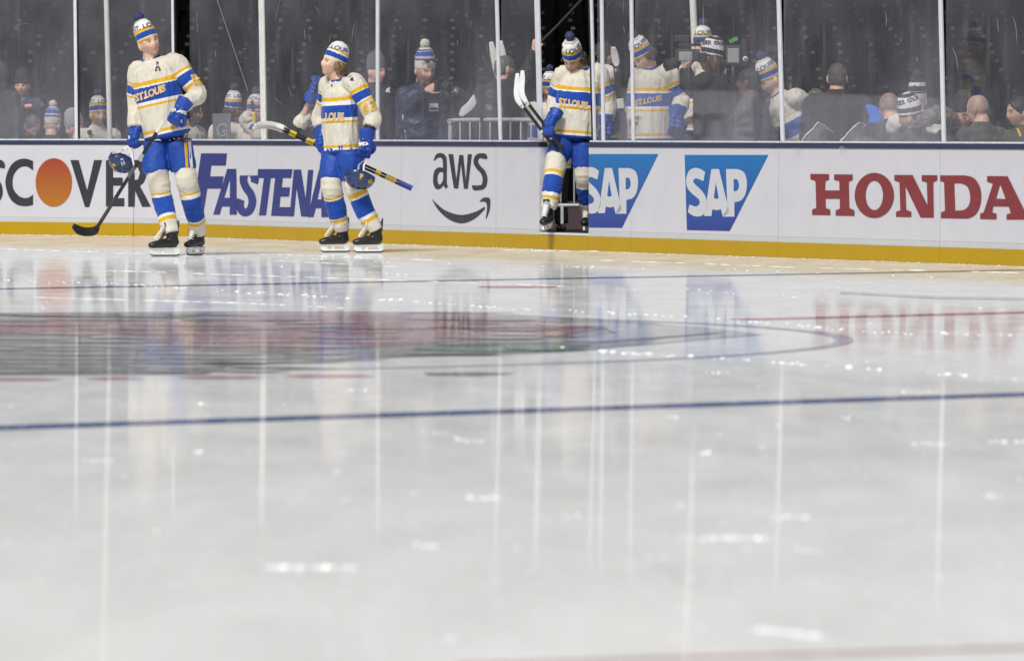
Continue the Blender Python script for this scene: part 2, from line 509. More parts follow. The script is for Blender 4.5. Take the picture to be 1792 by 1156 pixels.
# ------------------------------------------------------------------ ground, ice and its painted markings
def ice_mat(name, col, amt=0.06, vein=0.12):
    m, nt, b = nodes_of(name)
    out = nt.nodes['Material Output']
    nt.nodes.remove(b)
    df = N(nt, 'ShaderNodeBsdfDiffuse')
    gl = N(nt, 'ShaderNodeBsdfAnisotropic')
    gl.inputs['Roughness'].default_value = 0.056
    gl.inputs['Color'].default_value = (0.96, 0.97, 0.98, 1)
    lw = N(nt, 'ShaderNodeLayerWeight', Blend=0.5)
    inv = N(nt, 'ShaderNodeMath', operation='SUBTRACT'); inv.inputs[0].default_value = 1.0
    nt.links.new(lw.outputs['Facing'], inv.inputs[1])            # cosine of the viewing angle
    cr = N(nt, 'ShaderNodeValToRGB')
    el = cr.color_ramp.elements
    el[0].position = 0.0; el[0].color = (0.66,) * 3 + (1,)
    el[1].position = 1.0; el[1].color = (0.02,) * 3 + (1,)
    for p, v in ((0.022, 0.60), (0.033, 0.54), (0.048, 0.41), (0.068, 0.21), (0.095, 0.08), (0.3, 0.03)):
        e = el.new(p); e.color = (v, v, v, 1)
    nt.links.new(inv.outputs[0], cr.inputs[0])
    # worn, snowy patches reflect less
    tc = N(nt, 'ShaderNodeTexCoord')
    mp = N(nt, 'ShaderNodeMapping'); mp.inputs['Scale'].default_value = (1, 0.35, 1); mp.inputs['Rotation'].default_value = (0, 0, R(25))
    nt.links.new(tc.outputs['Object'], mp.inputs[0])
    ns = N(nt, 'ShaderNodeTexNoise', Scale=2.4, Detail=8.0, Roughness=0.65)
    nt.links.new(mp.outputs[0], ns.inputs['Vector'])
    mr = N(nt, 'ShaderNodeMapRange'); mr.inputs['From Min'].default_value = 0.3; mr.inputs['From Max'].default_value = 0.7
    mr.inputs['To Min'].default_value = 0.65; mr.inputs['To Max'].default_value = 1.15
    nt.links.new(ns.outputs['Fac'], mr.inputs['Value'])
    mul = N(nt, 'ShaderNodeMath', operation='MULTIPLY')
    nt.links.new(cr.outputs[0], mul.inputs[0]); nt.links.new(mr.outputs[0], mul.inputs[1])
    # colour: frosty mottling and hairline skate scratches
    sc = N(nt, 'ShaderNodeTexNoise', Scale=5.0, Detail=6.0)
    mp2 = N(nt, 'ShaderNodeMapping'); mp2.inputs['Scale'].default_value = (0.5, 0.12, 1); mp2.inputs['Rotation'].default_value = (0, 0, R(-20))
    nt.links.new(tc.outputs['Object'], mp2.inputs[0]); nt.links.new(mp2.outputs[0], sc.inputs['Vector'])
    cr2 = N(nt, 'ShaderNodeMapRange'); cr2.inputs['From Min'].default_value = 0.3; cr2.inputs['From Max'].default_value = 0.7
    cr2.inputs['To Min'].default_value = 1 - amt; cr2.inputs['To Max'].default_value = 1 + amt
    nt.links.new(sc.outputs['Fac'], cr2.inputs['Value'])
    mx = N(nt, 'ShaderNodeMix', data_type='RGBA', blend_type='MULTIPLY'); mx.inputs['Factor'].default_value = 1
    mx.inputs['A'].default_value = (*col, 1)
    nt.links.new(cr2.outputs[0], mx.inputs['B'])
    mixc = mx.outputs['Result']
    for rot, scl in ((35, 1.7), (-38, 1.2), (80, 0.9)):
        vm = N(nt, 'ShaderNodeMapping'); vm.inputs['Rotation'].default_value = (0, 0, R(rot)); vm.inputs['Scale'].default_value = (1, 0.06, 1)
        nt.links.new(tc.outputs['Object'], vm.inputs[0])
        vo = N(nt, 'ShaderNodeTexNoise', Scale=scl * 4, Detail=2.0, Distortion=0.6)
        nt.links.new(vm.outputs[0], vo.inputs['Vector'])
        r2 = N(nt, 'ShaderNodeValToRGB')
        e = r2.color_ramp.elements
        e[0].position = 0.485; e[0].color = (0, 0, 0, 1); e[1].position = 0.5; e[1].color = (vein,) * 3 + (1,)
        x = e.new(0.515); x.color = (0, 0, 0, 1)
        nt.links.new(vo.outputs['Fac'], r2.inputs[0])
        m3 = N(nt, 'ShaderNodeMix', data_type='RGBA'); m3.inputs['B'].default_value = (0.84, 0.86, 0.87, 1)
        nt.links.new(r2.outputs[0], m3.inputs['Factor']); nt.links.new(mixc, m3.inputs['A'])
        mixc = m3.outputs['Result']
    nt.links.new(mixc, df.inputs['Color'])
    bn = N(nt, 'ShaderNodeTexNoise', Scale=3.0, Detail=3.0)
    nt.links.new(tc.outputs['Object'], bn.inputs['Vector'])
    bp = N(nt, 'ShaderNodeBump', Strength=0.05, Distance=0.004)
    nt.links.new(bn.outputs['Fac'], bp.inputs['Height'])
    nt.links.new(bp.outputs[0], gl.inputs['Normal'])
    ms = N(nt, 'ShaderNodeMixShader')
    nt.links.new(mul.outputs[0], ms.inputs[0]); nt.links.new(df.outputs[0], ms.inputs[1]); nt.links.new(gl.outputs[0], ms.inputs[2])
    nt.links.new(ms.outputs[0], out.inputs[0])
    return m

ICE_W = ice_mat('ice', (0.80, 0.805, 0.80), .055, .65)
I_blue = ice_mat('ice_blue_paint', (0.075, 0.115, 0.29))
I_pblue = ice_mat('ice_pale_blue_paint', (0.42, 0.44, 0.56))
I_red = ice_mat('ice_red_paint', (0.46, 0.17, 0.18))
I_maroon = ice_mat('ice_maroon_paint', (0.34, 0.20, 0.21))
I_char = ice_mat('ice_charcoal_paint', (0.33, 0.33, 0.34))
I_pale = ice_mat('ice_pale_grey_paint', (0.50, 0.50, 0.51))
I_green = ice_mat('ice_green_paint', (0.18, 0.27, 0.21))

def sheet(name, pts, m, z=0.0):
    me = bpy.data.meshes.new(name)
    p, f = poly_fill([[(a[0], a[1]) for a in pts]])
    f = [t if (V((*p[t[1]], 0)) - V((*p[t[0]], 0))).cross(V((*p[t[2]], 0)) - V((*p[t[0]], 0))).z > 0 else t[::-1] for t in f]
    me.from_pydata([(x, y, z) for x, y in p], [], f)
    return tag(finish(me, name, m, smooth=False), kind='structure')

SOIL = mat('dark_ground', (0.03, 0.03, 0.032), 0.9)
sheet('ground', [(-600, -600), (600, -600), (600, 900), (-600, 900)], SOIL, -0.06)
sheet('ice', [(-42, -25), (16, -25), (14, 40), (B2.x + 0.3, B2.y + 0.3), (B1.x + .05, B1.y + .1), (B0.x, B0.y + .1), (-42, B0.y + 6)], ICE_W, 0.0)
back0, back1 = SEG[0].n * -0.25, SEG[1].n * -0.25
M_floor = mat('rubber_floor', (0.05, 0.028, 0.028), 0.8, amt=0.3)
sheet('bench_floor', [tuple((B0 - SEG[0].n * .06)[:2]), tuple((B1 - SEG[1].n * .06)[:2]), tuple((B2 - SEG[1].n * .06)[:2]), (30, 60), (30, 84), (-20, 84)], M_floor, FLOOR)

def px_sheet(name, pxs, m, z):
    return sheet(name, [tuple(ICE(u, v)[:2]) for u, v in pxs], m, z)

def line_sheet(name, a, b, w, m, z):
    a, b = ICE(*a), ICE(*b)
    d = (b - a).normalized(); s = V((-d.y, d.x, 0)) * (w / 2)
    a, b = a - d * 3, b + d * 2
    n = 60
    pts = [a + (b - a) * (i / n) for i in range(n + 1)]
    return sheet(name, [tuple((p + s)[:2]) for p in pts] + [tuple((p - s)[:2]) for p in reversed(pts)], m, z)

line_sheet('near_blue_line', (0, 748.5), (1792, 690), 0.30, I_blue, 0.0015)
line_sheet('far_blue_line', (0, 505.5), (1792, 472.5), 0.30, I_blue, 0.0015)
CC = V((-2.62, 32.7, 0))
d_red = (ICE(1792, 546.5) - ICE(1284, 559.5)).normalized()
def strip(a, b, w): 
    d = (b - a).normalized(); s = V((-d.y, d.x, 0)) * (w / 2)
    return [tuple((a + s)[:2]), tuple((b + s)[:2]), tuple((b - s)[:2]), tuple((a - s)[:2])]
sheet('center_red_line', strip(ICE(1290, 559.5), ICE(1900, 544), 0.30), I_red, 0.0015)
ringpts = [(CC.x + 4.57 * math.cos(a), CC.y + 4.57 * math.sin(a)) for a in [2 * math.pi * i / 120 for i in range(121)]]
ringin = [(CC.x + 4.47 * math.cos(a), CC.y + 4.47 * math.sin(a)) for a in [2 * math.pi * i / 120 for i in range(121)]]
sheet('center_circle', ringpts + ringin[::-1], I_pblue, 0.0025)
sheet('faceoff_spot', [(ICE(905, 502).x + 0.30 * math.cos(a), ICE(905, 502).y + 0.30 * math.sin(a)) for a in [2 * math.pi * i / 32 for i in range(32)]], I_red, 0.0015)
sheet('goal_line', strip(ICE(800, 1164), ICE(2300, 1117), 0.05), I_red, 0.0015)
px_sheet('faded_ice_stripe', [(1470, 510), (1640, 518), (1792, 520.5), (1792, 525), (1640, 523), (1470, 514)], ice_mat('ice_faded_paint', (0.5, 0.54, 0.52)), 0.0015)
I_redf = ice_mat('ice_faded_red_paint', (0.55, 0.34, 0.34))
# the badge in the middle of the circle: a generic dark ring, maroon bands, green swooshes and striped lettering rows
px_sheet('ice_badge', [(-60, 548), (200, 546), (500, 545), (700, 546), (900, 551), (1060, 559), (1150, 566), (1190, 580), (1120, 604), (1000, 615), (850, 621), (700, 625), (520, 632), (400, 640), (360, 655), (-60, 657)], I_char, 0.003)
_p0, _p1 = ICE(-60, 657), ICE(-60, 548)
_r0, _r1 = (_p0 - CC).length, (_p1 - CC).length
_a0, _a1 = math.atan2(_p0.y - CC.y, _p0.x - CC.x), math.atan2(_p1.y - CC.y, _p1.x - CC.x)
if _a0 > 0: _a0 -= 2 * math.pi
if _a1 > 0: _a1 -= 2 * math.pi
sheet('badge_left_half', [(CC.x + (_r0 + (_r1 - _r0) * i / 24) * math.cos(_a0 + (_a1 - _a0) * i / 24), CC.y + (_r0 + (_r1 - _r0) * i / 24) * math.sin(_a0 + (_a1 - _a0) * i / 24)) for i in range(25)], I_char, 0.003)
px_sheet('badge_faded_tip', [(1130, 564), (1270, 577), (1335, 586), (1270, 591), (1150, 602), (1110, 605)], I_pale, 0.002)
px_sheet('badge_maroon_field', [(-60, 560), (150, 556), (350, 560), (500, 552), (700, 551.5), (880, 556), (1010, 566), (1050, 577), (960, 590), (830, 596), (700, 606), (520, 613), (330, 610), (250, 594), (60, 585), (-60, 586)], I_maroon, 0.0045)
px_sheet('badge_pale_swoosh', [(900, 568), (1060, 566), (1200, 574), (1265, 583), (1150, 592), (1040, 600), (980, 597), (1080, 585), (1060, 576)], I_pale, 0.006)
px_sheet('badge_green_swoosh', [(740, 603), (880, 600), (1040, 605), (990, 611), (860, 617), (720, 613)], I_green, 0.006)
px_sheet('badge_green_dash', [(740, 653), (830, 651), (905, 654), (830, 658), (750, 657)], I_green, 0.0015)
for i, (a, b, v) in enumerate([(-60, 100, 664), (170, 245, 662), (330, 460, 660.5), (520, 650, 658)]):
    px_sheet('badge_red_dash', [(a - 20, v), (a + 20, v - 3), (b - 28, v - 2.5), (b + 10, v), (b - 20, v + 2), (a + 10, v + 3)], I_redf, 0.0015)
rs = random.Random(4)
I_black = ice_mat('ice_black_paint', (0.13, 0.13, 0.14), vein=.05)
STREAK = []
def lens(x0, x1, v, h, m, z):
    n = 9
    k = [(i / n) for i in range(n + 1)]
    sl = rs.uniform(-.006, .012)
    a, b = rs.uniform(.5, 1), rs.uniform(.5, 1)
    up = [(x0 + (x1 - x0) * t, v + sl * (x1 - x0) * t - h / 2 * a * math.sin(math.pi * t) ** .6 * (1 + .25 * math.sin(t * 9 + x0))) for t in k]
    dn = [(x0 + (x1 - x0) * t, v + sl * (x1 - x0) * t + h / 2 * b * math.sin(math.pi * t) ** .6 * (1 + .25 * math.sin(t * 7 + x1))) for t in k[1:-1]]
    STREAK.append(([tuple(ICE(u_, v_)[:2]) for u_, v_ in up + dn[::-1]], m, z))
zz = 0.006
for v, x0, x1 in ((551, -330, 300), (562, 0, 420), (570, -330, 330), (577, 120, 520), (584, -330, 420), (592, -330, 300), (599, 60, 560), (606, -330, 470), (613, -330, 430), (620, 40, 600), (627.5, -330, 480), (635, -330, 430), (643, -330, 420), (650, -330, 350)):
    x = x0
    while x < x1:
        w = rs.uniform(80, 260)
        zz += .00002
        dark = v > 590
        lens(x, x + w, v + rs.uniform(-1, 1), rs.uniform(3.0, 5.5), I_pale if dark else rs.choice((I_pale, I_black, I_black, I_maroon)), zz)
        x += w * rs.uniform(.7, 1.15)
for _ in range(26):
    zz += .00002
    x = rs.uniform(420, 980); v = rs.uniform(558, 604)
    lens(x, x + rs.uniform(60, 220) * (1 if x < 850 else .5), v, rs.uniform(2, 4.5), rs.choice((I_black, I_char, I_pale, I_maroon)), zz)
for x, w, v, h, m in ((350, 120, 637, 5, I_black), (380, 90, 645, 4, I_black), (520, 160, 629, 4, I_pale), (700, 200, 622, 4, I_black), (880, 150, 612, 5, I_green), (760, 120, 606, 4, I_black), (690, 220, 548, 3, I_char), (0, 360, 553, 4, I_green)):
    zz += .00002
    lens(x, x + w, v, h, m, zz)

def streaks():
    vs, fs, mi, ms = [], [], [], []
    for pts, m, z in STREAK:
        p, f = poly_fill([pts])
        if m not in ms: ms.append(m)
        k = len(vs)
        vs += [(x, y, z) for x, y in p]
        for t in f:
            a, b, c_ = (V((*p[i], 0)) for i in t)
            fs.append(tuple(i + k for i in (t if (b - a).cross(c_ - a).z > 0 else t[::-1]))); mi.append(ms.index(m))
    me = bpy.data.meshes.new('badge_streaks'); me.from_pydata(vs, [], fs); me.polygons.foreach_set('material_index', mi)
    tag(finish(me, 'badge_streaks', ms, smooth=False), kind='structure')
streaks()

# ice shavings, and glints of scratched ice shaped as white chips along the tracks
def chips():
    r = random.Random(11)
    bm = bmesh.new()
    def chip(p, ln, wd, h, ang):
        c, s = math.cos(ang), math.sin(ang)
        x, y = V((c, s, 0)) * ln, V((-s, c, 0)) * wd
        b = [p - x - y * .6, p + x * .8 - y, p + x + y * .8, p - x * .7 + y]
        t = p + V((0, 0, h)) + x * r.uniform(-.3, .3)
        t2 = p + V((0, 0, h * r.uniform(.5, 1))) + x * r.uniform(.3, .6)
        vs = [bm.verts.new(q) for q in b + [t, t2]]
        for f in ((0, 1, 5, 4), (1, 2, 5), (2, 3, 4, 5), (3, 0, 4)):
            bm.faces.new([vs[i] for i in f])
    def track(pts, n, size, jit=1.2):
        for i in range(len(pts) - 1):
            (u0, v0), (u1, v1) = pts[i], pts[i + 1]
            for k in range(n):
                if r.random() < 0.68: continue
                t = (k + r.random()) / n
                p = ICE(u0 + (u1 - u0) * t, v0 + (v1 - v0) * t + r.gauss(0, jit))
                q = r.choice((.5, .7, 1, 1, 1.6)) * size
                chip(p, q * r.uniform(.8, 1.8), q * .5, q * r.uniform(.4, .8), r.uniform(-.5, .5))
    track([(0, 490), (250, 500), (450, 512), (650, 523), (900, 540)], 80, .0075)
    track([(900, 540), (1200, 553), (1400, 570), (1500, 580), (1792, 588)], 70, .0085)
    track([(880, 605), (1060, 615), (1200, 624), (1450, 640), (1792, 665)], 60, .0095)
    track([(0, 436), (180, 439), (400, 448), (900, 465)], 60, .006, .5)
    track([(900, 465), (1200, 470), (1792, 490)], 40, .006, .6)
    track([(60, 450), (400, 462), (700, 480), (900, 497), (1300, 515)], 40, .006, .6)
    track([(1130, 500), (1400, 520), (1792, 545)], 30, .006, .8)
    for pts in ([(-20, 434), (350, 449), (700, 467)], [(180, 473), (600, 487), (1000, 501)], [(880, 437.5), (1200, 441), (1560, 455)], [(1050, 455), (1400, 468), (1820, 478)], [(300, 443), (500, 446), (760, 455)], [(60, 520), (420, 530), (640, 541)]):
        q = [ICE(u, v) for u, v in pts]
        a = 0
        for k in range(26):
            t0 = k / 26; t1 = t0 + r.uniform(.6, 1.15) / 26
            if r.random() < .18: continue
            def at(t):
                t = min(t, .999) * (len(q) - 1); i = int(t); return q[i] + (q[i + 1] - q[i]) * (t - i)
            h = r.uniform(.0015, .0042)
            tube(bm, [at(t0), at((t0 + t1) / 2) + V((0, 0, h * .3)), at(t1)], [h * .4, h, h * .4], n=6, k=2)
    # snow pressed up against the foot of the boards
    for s, a, b, n in ((0, 0, 330, 220), (1, 330, 1850, 420)):
        for k in range(n):
            u = a + (b - a) * r.random()
            p = ONB(u, 410 if s == 0 else 435, 0.02 + abs(r.gauss(0, .05)))
            p.z = 0
            q = r.uniform(.0012, .0045)
            chip(p, q * 2, q, q * .8, r.uniform(0, 3))
    for a, b, v, h in ((468, 616, 993, .014), (813, 878, 872, .013), (148, 198, 806, .012), (738, 790, 757, .008), (795, 850, 771, .011), (722, 768, 955, .014),
                    (1322, 1437, 1108, .017), (1598, 1652, 776, .010), (1732, 1800, 773, .012), (1225, 1350, 942, .012), (1350, 1410, 906, .010), (1470, 1492, 731, .010), (1185, 1200, 884, .012),
                    (1230, 1242, 793, .012), (338, 356, 790, .013), (985, 1012, 901, .011), (1720, 1750, 868, .010), (1180, 1300, 938, .006), (1400, 1436, 964, .009), (600, 640, 683, .010),
                    (345, 368, 707, .012), (1235, 1275, 652, .010), (1580, 1640, 686, .009), (1160, 1190, 730, .009), (1130, 1165, 975, .007), (1190, 1210, 1065, .009), (1100, 1290, 655, .004)):
        dv = (v - 990) / 900  # rows of white chips in place of bright glints on scratches
        n = max(3, int((b - a) / 7))
        for k in range(n):
            t = (k + r.random()) / n
            p = ICE(a + (b - a) * t, v + (b - a) * (t - .5) * (.12 if v > 1000 or v == 771 else .01) + r.gauss(0, 1.0))
            chip(p, h * r.uniform(.35, 1.1), h * .3, h * r.uniform(.2, .62), r.uniform(-.3, .3))
    for k in range(300):
        v = 440 + 716 * r.random() ** 1.6
        p = ICE(r.uniform(-20, 1812), v)
        q = r.uniform(.0015, .006)
        chip(p, q * r.uniform(1, 3), q * .6, q * r.uniform(.3, .8), r.uniform(-1.2, 1.2))
    me = bm_mesh(bm)
    m = mat('snow', (0.92, 0.93, 0.94), 0.35, amt=0.03, spec=0.8)  # the white also carries the glints
    tag(finish(me, 'ice_shavings_and_glints', m, smooth=False), 'white ice shavings along skate tracks, with glints on the ice shaped as white chips', 'snow', kind='stuff')
chips()

# ------------------------------------------------------------------ boards
def board_face_mat(name, col, mark=.06, msc=16.0):
    m, nt, b = nodes_of(name)
    b.inputs['Roughness'].default_value = 0.4
    b.inputs['Specular IOR Level'].default_value = 0.25
    tc = N(nt, 'ShaderNodeTexCoord')
    ns = N(nt, 'ShaderNodeTexNoise', Scale=3.0, Detail=6.0)
    nt.links.new(tc.outputs['Object'], ns.inputs['Vector'])
    mr = N(nt, 'ShaderNodeMapRange'); mr.inputs['To Min'].default_value = 0.90; mr.inputs['To Max'].default_value = 1.06
    nt.links.new(ns.outputs['Fac'], mr.inputs['Value'])
    vo = N(nt, 'ShaderNodeTexVoronoi', Scale=msc)       # puck marks and screw heads
    mp = N(nt, 'ShaderNodeMapping'); mp.inputs['Scale'].default_value = (1, 1, 1.6)
    nt.links.new(tc.outputs['Object'], mp.inputs[0]); nt.links.new(mp.outputs[0], vo.inputs['Vector'])
    lt = N(nt, 'ShaderNodeMath', operation='GREATER_THAN'); lt.inputs[1].default_value = mark
    nt.links.new(vo.outputs['Distance'], lt.inputs[0])
    m2 = N(nt, 'ShaderNodeMapRange'); m2.inputs['To Min'].default_value = 0.5
    nt.links.new(lt.outputs[0], m2.inputs['Value'])
    mul = N(nt, 'ShaderNodeMath', operation='MULTIPLY')
    nt.links.new(mr.outputs[0], mul.inputs[0]); nt.links.new(m2.outputs[0], mul.inputs[1])
    mx = N(nt, 'ShaderNodeMix', data_type='RGBA', blend_type='MULTIPLY'); mx.inputs['Factor'].default_value = 1
    mx.inputs['A'].default_value = (*col, 1)
    nt.links.new(mul.outputs[0], mx.inputs['B']); nt.links.new(mx.outputs['Result'], b.inputs['Base Color'])
    return m
M_board = board_face_mat('board_white', (0.545, 0.54, 0.575), .028, 7.0)
M_strip = board_face_mat('board_lower_strip', (0.49, 0.50, 0.50))
M_kick = board_face_mat('board_yellow', (0.42, 0.26, 0.004))
M_cap = mat('board_cap_navy', (0.022, 0.03, 0.075), 0.4)
M_sill = mat('clear_sill', (0.72, 0.73, 0.78), 0.3, amt=0.2, scale=20)
M_print_black = mat('print_black', (0.028, 0.028, 0.034), 0.35)
M_print_navy = mat('print_navy', (0.019, 0.031, 0.175), 0.35)
M_print_red = mat('print_red', (0.20, 0.024, 0.028), 0.35)
M_print_white = mat('print_white', (0.53, 0.53, 0.565), 0.35, amt=0.05, scale=3)

def gradient_mat(name, c0, c1, z0, z1):
    """a two-colour print: ink fades from c0 (low) to c1 (high)"""
    m, nt, b = nodes_of(name)
    b.inputs['Roughness'].default_value = 0.35
    g = N(nt, 'ShaderNodeTexCoord')
    sp = N(nt, 'ShaderNodeSeparateXYZ')
    mr = N(nt, 'ShaderNodeMapRange'); mr.inputs['From Min'].default_value = z0; mr.inputs['From Max'].default_value = z1
    cr = N(nt, 'ShaderNodeValToRGB')
    cr.color_ramp.elements[0].color = (*c0, 1); cr.color_ramp.elements[1].color = (*c1, 1)
    nt.links.new(g.outputs['Object'], sp.inputs[0]); nt.links.new(sp.outputs['Z'], mr.inputs['Value'])
    nt.links.new(mr.outputs[0], cr.inputs[0]); nt.links.new(cr.outputs[0], b.inputs['Base Color'])
    return m
M_oprint = gradient_mat('print_orange', (0.37, 0.13, 0.010), (0.30, 0.03, 0.018), 0.40, 0.90)
M_sprint = gradient_mat('print_blue', (0.018, 0.038, 0.24), (0.006, 0.14, 0.39), 0.25, 0.95)

panels = []
def panel(u0, u1, label, q0=None, q1=None):
    seg = seg_of((u0 + u1) / 2)
    a = q0 or ONB(u0, 400, 0, seg); b = q1 or ONB(u1, 400, 0, seg)
    a = V((a.x, a.y, 0)); b = V((b.x, b.y, 0))
    n, t = seg.n, seg.t
    a = a + t * 0.003; b = b - t * 0.003
    base = (a + b) / 2
    L = (b - a).length
    rt = root('rink_board', base, label, 'rink board', 'boards round the rink')
    def bx(name, z0, z1, front, depth, m, bev=0.004):
        bm = bmesh.new()
        obox(bm, a + n * (front - depth) + V((0, 0, z0)), t * L, n * depth, V((0, 0, z1 - z0)))
        bmesh.ops.recalc_face_normals(bm, faces=bm.faces)
        if bev: bevel(bm, bev, 1)
        return finish(bm_mesh(bm), name, m, rt, base, smooth=False)
    bx('kick_plate', 0.0, 0.142, 0.010, 0.10, M_kick)
    bx('lower_strip', 0.143, 0.196, 0.003, 0.09, M_strip, 0)
    bx('facing', 0.197, 1.015, 0.0, 0.09, M_board, 0)
    bx('cap_rail', 1.016, 1.066, 0.012, 0.115, M_cap, 0.008)
    bx('glass_channel', 1.067, 1.083, -0.010, 0.05, M_sill, 0)
    panels.append((u0, u1, rt, base, seg))
    return rt
PANELS = [
    (-250, -60, 'white rink board with dark letters beyond the picture edge'),
    (-60, 234, 'white rink board with big black letters and an orange disc'),
    (234, 450, 'white rink board behind the taller player, with the big navy capital'),
    (450, 703, 'white rink board with slanted navy letters behind the shorter player'),
    (703, 868, 'white rink board with black lower-case letters over a curved smile arrow'),
    (868, 944, 'narrow blank white rink board on the hinge side of the open gate'),
    (1030, 1104, 'narrow white rink board with a cut-off blue logo at the gate edge'),
    (1104, 1362, 'white rink board with the complete blue trapezoid logo'),
    (1362, 1645, 'white rink board with the first red serif letters'),
    (1645, 1900, 'white rink board with the last red serif letters'),
]
corner = V((B1.x, B1.y, 0))
for u0, u1, lb in PANELS:
    if u0 == 234:
        # this board carries the bend of the rink corner: two faces meet at B1
        panel(234, 329, 'white rink board before the corner bend, behind the taller player', q1=corner)
        panel(331, 450, lb, q0=corner)
    else:
        panel(u0, u1, lb)

def on_panel(u):
    for p in panels:
        if p[0] <= u <= p[1]: return p
    return panels[-1]

def stroke(pts, w, closed=False):
    """outline of a pen stroke of width w along smoothed points"""
    c = smooth_loop(pts, closed, 6)
    L, Rr = [], []
    for i, p in enumerate(c):
        a, b = c[max(i - 1, 0)], c[min(i + 1, len(c) - 1)]
        dx, dy = b[0] - a[0], b[1] - a[1]; l = math.hypot(dx, dy) or 1
        nx, ny = -dy / l * w / 2, dx / l * w / 2
        L.append((p[0] + nx, p[1] + ny)); Rr.append((p[0] - nx, p[1] - ny))
    return L + Rr[::-1]

def dec(u, name, shapes, m, off, ox, oy, sc, clip=None):
    """prints outlines (measured on the photo) on the board they lie on"""
    pn = on_panel(u)
    vs, fs = [], []
    for loops in shapes:
        loops = [[(x / sc + ox, y / sc + oy) for x, y in l] for l in loops]
        if clip is not None:
            nl = []
            for l in loops:
                o = []
                for i in range(len(l)):
                    a, b = l[i], l[(i + 1) % len(l)]
                    if a[0] >= clip: o.append(a)
                    if (a[0] >= clip) != (b[0] >= clip):
                        t = (clip - a[0]) / (b[0] - a[0]); o.append((clip, a[1] + (b[1] - a[1]) * t))
                if len(o) > 2: nl.append(o)
            loops = nl
        pts, tri = poly_fill(loops)
        k = len(vs)
        for x, y in pts:
            vs.append(tuple(ONB(x, y, off, seg_of(x))))
        fs += [tuple(i + k for i in t) for t in tri]
    me = bpy.data.meshes.new(name); me.from_pydata(vs, [], fs)
    return finish(me, name, m, pn[2], pn[3], smooth=False)

c = 1
def K(*pts): return [(x, y, 1) for x, y in pts]
def raw(pts): return [p[:2] for p in pts]
# left board: black letters with the orange disc
S5 = (0, 230, 3.982)
Cc = smooth_loop([(230, 207, c), (175, 190), (115, 203), (65, 255), (37, 355), (65, 458), (115, 508), (175, 521), (230, 512, c), (230, 440, c), (190, 464), (140, 455), (98, 410), (87, 355), (98, 298), (140, 252), (190, 246), (230, 273, c)])
Sx = stroke([(8, 255), (-30, 218), (-75, 225), (-95, 280), (-60, 335), (-15, 375), (-8, 440), (-45, 490), (-110, 470)], 50)
Vv = [(490, 200), (548, 200), (607, 410), (655, 200), (712, 200), (622, 527), (592, 527)]
dec(50, 'lettering', [[Sx], [Cc], [Vv], [[(738, 200), (866, 200), (866, 255), (788, 255), (788, 322), (855, 322), (855, 378), (788, 378), (788, 465), (866, 465), (866, 522), (738, 522)]]], M_print_black, 0.004, *S5)
dec(50, 'orange_disc', [[ell(375, 356, 127, 169, 48)]], M_oprint, 0.004, *S5)
dec(300, 'lettering', [[smooth_loop([(893, 200, c), (960, 200, c), (1000, 222), (1020, 290), (1005, 350), (975, 380, c), (1052, 525, c), (990, 525, c), (942, 415, c), (938, 525, c), (893, 525, c)]),
                        [(938, 250), (960, 252), (975, 290), (960, 335), (938, 338)]]], M_print_black, 0.004, *S5)
S8 = (330, 250, 4.595)
dec(400, 'lettering', [[[(100, 85), (308, 85), (298, 183), (182, 183), (172, 270), (282, 270), (262, 368), (150, 368), (118, 573), (30, 573)]],
    [[(310, 210), (383, 210), (388, 577), (330, 577), (331, 512), (268, 512), (250, 577), (197, 577)], [(333, 290), (331, 442), (286, 442)]],
    [stroke([(525, 322), (524, 268), (498, 234), (455, 246), (441, 300), (462, 360), (500, 415), (512, 480), (490, 543), (450, 560), (420, 530), (421, 456)], 62)]], M_print_navy, 0.004, *S8)
dec(600, 'lettering', [[[(557, 212), (704, 212), (694, 283), (660, 283), (622, 583), (565, 583), (605, 283), (555, 283)]],
    [[(703, 212), (835, 212), (824, 283), (757, 283), (749, 358), (815, 358), (806, 432), (738, 432), (730, 517), (822, 517), (812, 590), (663, 586)]],
    [[(845, 215), (903, 215), (940, 450), (960, 218), (1002, 218), (968, 592), (905, 592), (868, 360), (846, 592), (812, 590)]],
    [[(1048, 215), (1112, 215), (1122, 597), (1068, 597), (1067, 525), (1022, 525), (1003, 597), (955, 597)], [(1070, 300), (1068, 455), (1035, 455)]],
    [[(1140, 218), (1185, 218), (1180, 520), (1235, 520), (1230, 598), (1130, 598)]]], M_print_navy, 0.0045, *S8)
S6 = (700, 230, 3.982)
dec(780, 'lettering', [[smooth_loop([(234, 200, c), (250, 163), (280, 151), (312, 165), (325, 205), (325, 340), (328, 370), (335, 385, c), (318, 399, c), (302, 375, c), (285, 395), (258, 403), (236, 380), (230, 330), (240, 275), (268, 252), (300, 255, c), (298, 210), (290, 186), (272, 182), (255, 190), (240, 205, c)]),
                        smooth_loop([(300, 285, c), (275, 285), (261, 318), (264, 360), (278, 370), (297, 345), (301, 310)])],
    [[(337, 158), (370, 160), (392, 340), (412, 165), (440, 165), (458, 345), (472, 160), (500, 160), (472, 400), (445, 400), (424, 225), (405, 398), (375, 396)]],
    [stroke([(590, 192), (565, 170), (537, 180), (528, 215), (548, 252), (578, 285), (592, 330), (582, 380), (550, 392), (519, 376)], 33)],
    [smooth_loop([(220, 470, c), (260, 508), (320, 553), (420, 582), (520, 562), (588, 525, c), (592, 540, c), (520, 608), (430, 640), (340, 612), (265, 545)])],
    [smooth_loop([(552, 492, c), (575, 466), (610, 460), (628, 478), (624, 545), (600, 612, c), (597, 600, c), (606, 540), (600, 497), (575, 488)])]], M_print_black, 0.004, *S6)
S7 = (1000, 230, 4.48)
